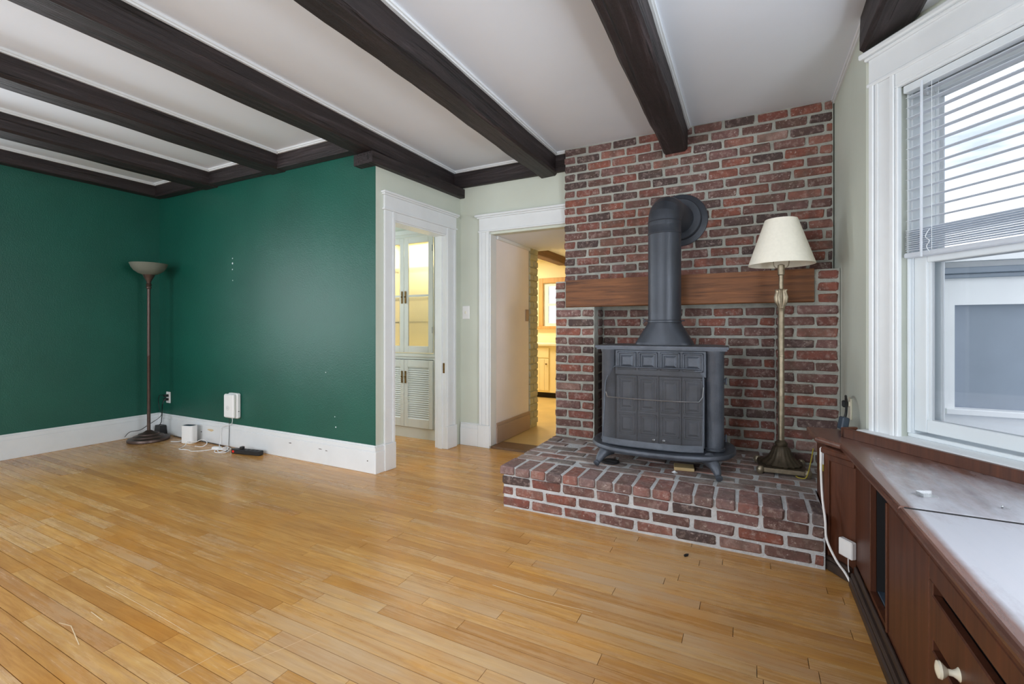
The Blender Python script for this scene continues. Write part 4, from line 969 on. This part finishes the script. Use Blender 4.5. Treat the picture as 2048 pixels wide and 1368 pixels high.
MB(PM).box(-.140, -.118, -.0285, -.026, .012, .030, .002).build('switch', 'red', t)
for i in range(5): MB(PM).box(-.09 + i * .045, -.065 + i * .045, -.012, .012, .0395, .041).build('socket', 'hole', t)
MB(PM).box(-.075, -.045, -.016, .016, .041, .062, .004).build('plug_cap', 'blackplastic', t)

# ------------------------------------------------------------------ bay window facing the camera
win = MB(BWM)
# casing: side boards with profile, jamb lining
win.box(0.035, 0.150, -.018, 0, 0.60, 2.165, .003).box(0.035, 0.058, -.028, -.018, 0.60, 2.165, .004).box(0.064, 0.078, -.023, -.018, .60, 2.165, .003).box(0.128, 0.150, -.026, -.018, .60, 2.165, .004)
win.box(0.950, 1.065, -.018, 0, 0.60, 2.165, .003)
win.box(0.150, 0.163, -.020, 0.13, 0.60, 2.10, .003).box(0.94, 0.953, -.020, .13, .60, 2.10, .003).box(.150, .953, -.020, .13, 2.10, 2.112, .003)
w1 = win.build('window_1', 'white', kind='structure')
q = MB(BWM); q.box(.15, .953, -.02, 0, 2.112, 2.165, .003).box(.025, 1.075, -.030, 0, 2.160, 2.178, .005).box(.030, 1.07, -.020, 0, 2.178, 2.285, .002).box(.018, 1.08, -.034, 0, 2.283, 2.297, .004).box(.002, 1.09, -.050, 0, 2.297, 2.322, .006); q.build('head_casing', 'white', w1)
q = MB(BWM); q.box(.012, 1.09, -.070, .10, .590, .606, .004); q.build('stool', 'white', w1)
MB(BWM).box(.163, .94, .03, .13, .606, .622, .003).build('sill', 'vinyl', w1)
def sash(name, z0, z1, o0, o1, s0, s1, st_=0.052, br=0.055, tr=0.042):
    q = MB(BWM); q.box(s0, s0 + st_, o0, o1, z0, z1, .003).box(s1 - st_, s1, o0, o1, z0, z1, .003).box(s0 + st_, s1 - st_, o0, o1, z0, z0 + br, .003).box(s0 + st_, s1 - st_, o0, o1, z1 - tr, z1, .003)
    q.box(s0 + st_, s0 + st_ + .010, o0 + .008, o1 - .008, z0 + br, z1 - tr)
    o = q.build(name, 'vinyl', w1); MB(BWM).box(s0 + st_ - .004, s1 - st_ + .004, (o0 + o1) / 2 - .002, (o0 + o1) / 2 + .002, z0 + br - .004, z1 - tr + .004).build('pane', 'glass', o)
sash('lower_sash', .634, 1.385, .045, .080, .178, .925)
sash('upper_sash', 1.345, 2.095, .084, .118, .178, .925)
q = MB(BWM); q.box(.163, .178, .040, .13, .622, 2.10).box(.925, .94, .04, .13, .622, 2.10).box(.163, .172, .026, .040, .622, 2.10, .002); q.build('track', 'vinyl', w1)
q = MB(BWM)
for (a, b, c, d) in ((.163, .215, .60, 2.1), (.888, .94, .60, 2.1), (.215, .888, .60, .655), (.215, .888, 2.05, 2.1), (.215, .888, 1.35, 1.385)): q.box(a, b, .140, .160, c, d, .003)
o = q.build('storm_window', 'vinyl', w1); MB(BWM).box(.21, .89, .149, .151, .65, 2.06).build('pane', 'glass', o)
MB(BWM).box(.245, .262, .005, .03, 2.025, 2.055, .003).build('blind_bracket', 'clear', w1)
# blind
bl = thing('window_blind', 'white slatted blind half raised in the bay window', 'blind', tuple(BWM @ Vector((.55, .02, 1.38))))
MB(BWM).box(.172, .93, -.004, .034, 2.066, 2.098, .003).build('head_rail', 'vinyl', bl)
sm_ = MB(); NS = 6; V = []; F = []
for i in range(NS + 1):
    t_ = i / NS; yy_ = (t_ - .5) * .030; zz_ = .0025 * (1 - (2 * t_ - 1) ** 2)
    V += [(-.372, yy_, zz_), (.372, yy_, zz_), (-.372, yy_, zz_ - .0022), (.372, yy_, zz_ - .0022)]
for i in range(NS):
    b = i * 4; F += [(b, b + 1, b + 5, b + 4), (b + 2, b + 6, b + 7, b + 3), (b, b + 4, b + 6, b + 2), (b + 1, b + 3, b + 7, b + 5)]
F += [(0, 2, 3, 1), (NS * 4, NS * 4 + 1, NS * 4 + 3, NS * 4 + 2)]
sme = bpy.data.meshes.new('slat'); sme.from_pydata(V, [], F); sme.materials.append(M['slat'])
BROT = math.atan2(wd.y, wd.x)
def slat(z, tilt=0.0, ds=0.0):
    p = BWM @ Vector((.553 + ds, .015, z)); place('slat', sme, p, bl, (1, 1, 1), (tilt, 0, BROT))
z = 2.045
while z > 1.50: slat(z, 0.02 + random.uniform(-.02, .02)); z -= 0.0435
z = 1.482
for i in range(11): slat(z, 0.02 + random.uniform(-.05, .05), random.uniform(-.002, .002)); z -= 0.0085
MB(BWM).box(.174, .932, -.004, .034, 1.366, 1.386, .004).build('bottom_rail', 'slat', bl)
for s_ in (.285, .82):
    q = MB(BWM)
    for o_ in (-.002, .032): q.tube([(s_, o_, 2.07), (s_, o_, 1.385)], .0011, 5)
    q.build('ladder_cord', 'vinyl', bl)
q = MB(BWM); q.tube(smooth_path([(.285, -.012, 1.47), (.275, -.02, 1.44), (.29, -.02, 1.42), (.278, -.018, 1.40), (.288, -.016, 1.375)], 5), .0014, 5); q.build('cord_loop', 'vinyl', bl)
MB(BWM).tube([(.262, -.022, 2.075), (.262, -.024, 1.36)], .0045, 8).build('tilt_wand', 'slat', bl)

# ------------------------------------------------------------------ bay cabinet with countertop
cb = thing('bay_cabinet', 'dark stained wooden built-in cabinet under the bay window', 'cabinet', (0.6, 1.4, 0))
FXc = 0.40; YB0 = -0.55
A_, B_ = (0.312, 2.49), (FXc, 2.372)
zt0 = 0.536
q = MB(); q.prism([(A_[0], 2.80, 0), (A_[0], A_[1], 0), (A_[0] + .02, A_[1] + .0, 0), (A_[0] + .02, 2.80, 0)], (0, 0, zt0)); q.build('side_panel', 'cabx', cb)
q = MB(); q.prism([(A_[0], A_[1], 0.0), (B_[0], B_[1], 0.0), (B_[0] + .018, B_[1] + .015, 0.0), (A_[0] + .018, A_[1] + .015, 0.0)], (0, 0, zt0)); ep = q.build('end_panel', 'cabx', cb)
ev = Vector((B_[0] - A_[0], B_[1] - A_[1], 0)); el = ev.length; ev.normalize(); EM = Matrix(((ev.x, -ev.y, 0, A_[0]), (ev.y, ev.x, 0, A_[1]), (0, 0, 1, 0), (0, 0, 0, 1)))
MB(EM).box(-.004, .022, -.008, 0.001, 0.05, zt0, .002).box(.022, el - .002, -.008, .001, zt0 - .055, zt0, .002).build('end_frame', 'cabx', ep)
MB(EM).box(-.012, el + .004, -.022, 0, zt0 - .028, zt0, .006).build('cove_moulding', 'cabx', ep)
MB(EM).box(-.016, el - .012, -.026, 0, 0, .042, .006).box(-.016, el - .012, -.020, 0, .042, .060, .004).build('base_moulding', 'base_dark', ep)
q = MB(); q.box(FXc - .030, FXc, YB0, B_[1] - .03, 0, .040, .006).box(FXc - .024, FXc, YB0, B_[1] - .03, .040, .058, .006).box(FXc - .012, FXc, YB0, B_[1] - .03, .058, .085, .004); q.build('base_moulding', 'base_dark', cb)
MB().box(FXc, FXc + .02, 2.119, B_[1], .085, zt0, .002).build('stile', 'cabx', cb)
q = MB(); q.box(FXc, FXc + .02, YB0, 2.119, zt0 - .03, zt0).box(FXc, FXc + .02, YB0, 2.119, 0, .10); q.build('face_rail', 'cabx', cb)
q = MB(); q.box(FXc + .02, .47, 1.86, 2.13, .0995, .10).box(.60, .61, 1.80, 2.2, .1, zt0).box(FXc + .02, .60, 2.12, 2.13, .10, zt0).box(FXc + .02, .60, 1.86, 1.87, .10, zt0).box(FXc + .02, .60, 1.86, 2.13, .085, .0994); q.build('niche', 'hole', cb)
MB().box(FXc + .022, FXc + .060, 1.88, 2.118, .1005, .106, .002).build('niche_ledge', 'greyplastic', cb)
MB().box(FXc - .006, FXc + .02, 1.866, 1.880, .09, zt0 - .03, .002).build('stile', 'cabx', cb)
MB().box(FXc + .006, FXc + .02, 1.845, 1.866, .09, zt0 - .03).build('shadow_gap', 'hole', cb)
MB().box(FXc - .002, FXc + .02, 1.4885, 1.852, .10, zt0 - .03, .002).build('door_panel', 'cabx', cb)
MB().box(FXc - .002, FXc + .02, YB0, 1.4870, .452, zt0 - .03, .002).build('apron', 'cabx', cb)
for (ya, yb_) in ((0.62, 1.462), (-0.24, 0.58)):
    MB().box(FXc - .002, FXc + .02, yb_, yb_ + .025 if yb_ > 1 else yb_ + .04, .10, .452, .002).build('stile', 'cabx', cb)
    for (z0, z1) in ((.318, .424), (.10, .290)):
        d = MB().box(FXc - .004, FXc + .016, ya, yb_, z0, z1, .003).build('drawer', 'cabx', cb)
        ky = yb_ - .165 if ya > 0 else (ya + yb_) / 2
        zk = z0 + .030 if z0 > .3 else (z0 + z1) / 2
        if z0 > .3:
            KM = Matrix.Translation((FXc - .004, ky, z0 + .020)) @ Matrix.Rotation(math.radians(-90), 4, 'Y')
            MB(KM).lathe([(.014, 0), (.010, .004), (.0065, .010), (.0065, .018), (.013, .024), (.018, .030), (.017, .035), (.008, .038), (0, .039)], (0, 0, 0), 20).build('knob', 'ivory', d)
    MB().box(FXc + .018, FXc + .022, ya, yb_, .10, .452).build('shadow_gap', 'hole', cb)
# countertop: two boards with a seam, rounded front edge, and a back ledge
ct = thing('countertop', 'worn dark wooden countertop following the bay window', 'countertop', (0.7, 1.4, 0.537))
def slab(pts, name):
    q = MB(); n = len(pts); z0, z1 = 0.5375, 0.5655
    c = Vector((sum(p[0] for p in pts) / n, sum(p[1] for p in pts) / n, 0)); V = []; F = []
    def off(d):
        out = []
        for i in range(n):
            p, a, b = Vector((*pts[i], 0)), Vector((*pts[i - 1], 0)), Vector((*pts[(i + 1) % n], 0))
            e1 = (p - a).normalized(); e2 = (b - p).normalized(); n1 = Vector((e1.y, -e1.x, 0)); n2 = Vector((e2.y, -e2.x, 0)); m = (n1 + n2); m.normalize()
            out.append(p - m * d / max(.3, m.dot(n1)))
        return out
    for (d, z) in ((.008, z0), (.001, z0 + .006), (.0, z0 + .014), (.001, z1 - .007), (.005, z1 - .0015), (.010, z1)):
        V += [(p.x, p.y, z) for p in off(d)]
    for i in range(5):
        for k in range(n): F.append((i * n + k, i * n + (k + 1) % n, (i + 1) * n + (k + 1) % n, (i + 1) * n + k))
    F.append(tuple(range(n))[::-1]); F.append(tuple(5 * n + k for k in range(n)))
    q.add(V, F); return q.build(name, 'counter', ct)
wb1 = BWM @ Vector((BL, 0, 0))
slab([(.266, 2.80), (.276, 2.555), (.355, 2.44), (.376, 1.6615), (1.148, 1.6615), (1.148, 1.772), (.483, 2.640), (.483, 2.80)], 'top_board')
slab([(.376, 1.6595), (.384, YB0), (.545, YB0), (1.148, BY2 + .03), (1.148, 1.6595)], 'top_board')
MB().box(.392, 1.14, 1.6565, 1.6645, .54, .5650).build('seam', 'hole', ct)
q = MB(BWM); q.box(-.028, 1.0, -.106, -.086, .5645, .607, .002).build('back_ledge', 'cabx', ct)
MB(BWM).box(-.030, -.012, -.106, -.03, .5645, .609, .002).build('ledge_return', 'cabx', ct)
# small items on the counter
pp = MB(Matrix.Translation((.478, 1.80, .5658)) @ Matrix.Rotation(.4, 4, 'Z'))
pp.box(-.022, .022, -.014, .014, 0.0, .002).box(-.022, -.020, -.014, .014, .002, .010).box(-.022, .022, .012, .014, .002, .012)
tagged(pp, 'clear_clip', 'clear', 'small clear plastic clip lying on the countertop', 'clip')
t = thing('screw', 'small metal screw lying on the countertop', 'screw', (.632, 1.775, .566))
KM = Matrix.Translation((.632, 1.775, .5695)) @ Matrix.Rotation(-.9, 4, 'Z') @ Matrix.Rotation(math.radians(84), 4, 'Y')
MB(KM).lathe([(0, .0), (.0036, 0), (.0036, .002), (.0016, .004)], (0, 0, 0), 12).build('head', 'steel', t)
MB(KM).lathe([(.0016, .004)] + [(.0013 + .0006 * (i % 2), .005 + i * .001) for i in range(14)] + [(0, .022)], (0, 0, 0), 10).build('shank', 'steel', t)
# outlet and charger on the right wall
t = thing('wall_outlet', 'ivory wall outlet low on the right wall above the counter end', 'outlet', (XR, 3.0, .56))
MB().box(XR - .007, XR, 2.965, 3.035, .585, .70, .003).build('plate', 'ivory', t)
MB().box(XR - .012, XR - .006, 2.985, 3.015, .655, .680, .002).build('socket', 'ivory', t)
t = thing('power_charger', 'blue-grey charger block with looped black cable at the counter end', 'charger', (.43, 2.72, .566))
GM = Matrix.Translation((.412, 2.765, .5665)) @ Matrix.Rotation(.3, 4, 'Z') @ Matrix.Rotation(.16, 4, 'Y')
MB(GM).box(-.016, .016, -.022, .022, .004, .066, .005).build('block', 'greyplastic', t)
MB().tube(smooth_path([(.424, 2.77, .63), (.43, 2.78, .655), (.438, 2.82, .70), (.447, 2.90, .718), (.456, 2.95, .71), (.458, 2.97, .69)], 6), .0055, 8).build('cable', 'blackplastic', t)
MB(Matrix.Translation((.462, 3.0, .668))).box(-.016, .0095, -.014, .014, -.020, .016, .005).build('plug', 'blackplastic', t)
tagged(MB().tube(smooth_path([(.42, 2.69, .57), (.435, 2.66, .575), (.45, 2.64, .572), (.445, 2.66, .585), (.462, 2.635, .575)], 6), .003, 6), 'yellow_cord_end', 'yellow', 'short yellow cord loop behind the back ledge of the counter', 'cord')
# white sensor box and cord on the cabinet end
t = thing('sensor_box', 'white square plastic box stuck on the dark cabinet end panel', 'box', (.385, 2.37, .12))
MB(EM).box(el - .052, el + .014, -.034, -.009, .105, .178, .004).build('case', 'plastic', t)
MB(EM).tube(smooth_path([(el - .014, -.022, .106), (el - .012, -.024, .07), (el - .002, -.03, .05)], 5), .0022, 6).build('lead', 'plastic', t)
EP = lambda u, v, z: tuple(EM @ Vector((u, v, z)))
q = MB().tube(smooth_path([(.296, 2.50, .53), (.290, 2.47, .44), (.290, 2.43, .33), (.298, 2.408, .235), (.302, 2.395, .156), (.33, 2.36, .09), (.359, 2.345, .05), (.380, 2.322, .012)], 7), .0048, 8)
tagged(q, 'white_power_cord', 'plastic', 'thick white cord hanging down the cabinet end beside the hearth', 'cord')
t = thing('cord_tag', 'white and yellow paper tag hanging under the counter tip', 'tag', EP(-.025, -.006, .43))
MB(EM).box(-.026, -.004, -.010, -.0085, .455, .525).build('tag_paper', 'paper', t); MB(EM).box(-.026, -.004, -.0106, -.0085, .425, .455).build('tag_band', 'yellow', t)

# ------------------------------------------------------------------ outside the window
struct(MB().box(-14, 30, -14, 30, -0.9, -0.8), 'ground', 'ground')
po = thing('porch', 'white porch wall with a large grey window seen outside the bay window', 'porch', (2.4, 3.7, -0.8))
PYo = 3.60
q = MB(); wall_hole(q, 'x', 0.80, 5.2, -0.8, 1.50, PYo, PYo + .10, [(1.08, 3.2, .60, 1.205)]); q.build('porch_wall', 'stair', po)
MB().box(1.08, 3.2, PYo + .05, PYo + .06, .60, 1.205).build('window_panel', 'siding', po)
q = MB(); q.box(0.8, 5.2, PYo - .05, PYo, 1.385, 1.42, .004).box(.8, 5.2, PYo - .03, PYo, 1.36, 1.385, .004); q.build('cornice', 'siding', po)
MB().box(1.03, 3.25, PYo - .04, PYo + .02, .565, .60, .004).build('porch_sill', 'stair', po)
MB().prism([(.8, PYo - .9, .30), (.8, PYo, .46), (.8, PYo, .42), (.8, PYo - .9, .26)], (4.4, 0, 0)).build('lean_to_roof', 'siding', po)
MB().prism([(.75, PYo - .1, 1.50), (.75, PYo + 2, 1.60), (.75, PYo + 2, 1.54), (.75, PYo - .1, 1.45)], (4.5, 0, 0)).build('porch_roof', 'stair', po)
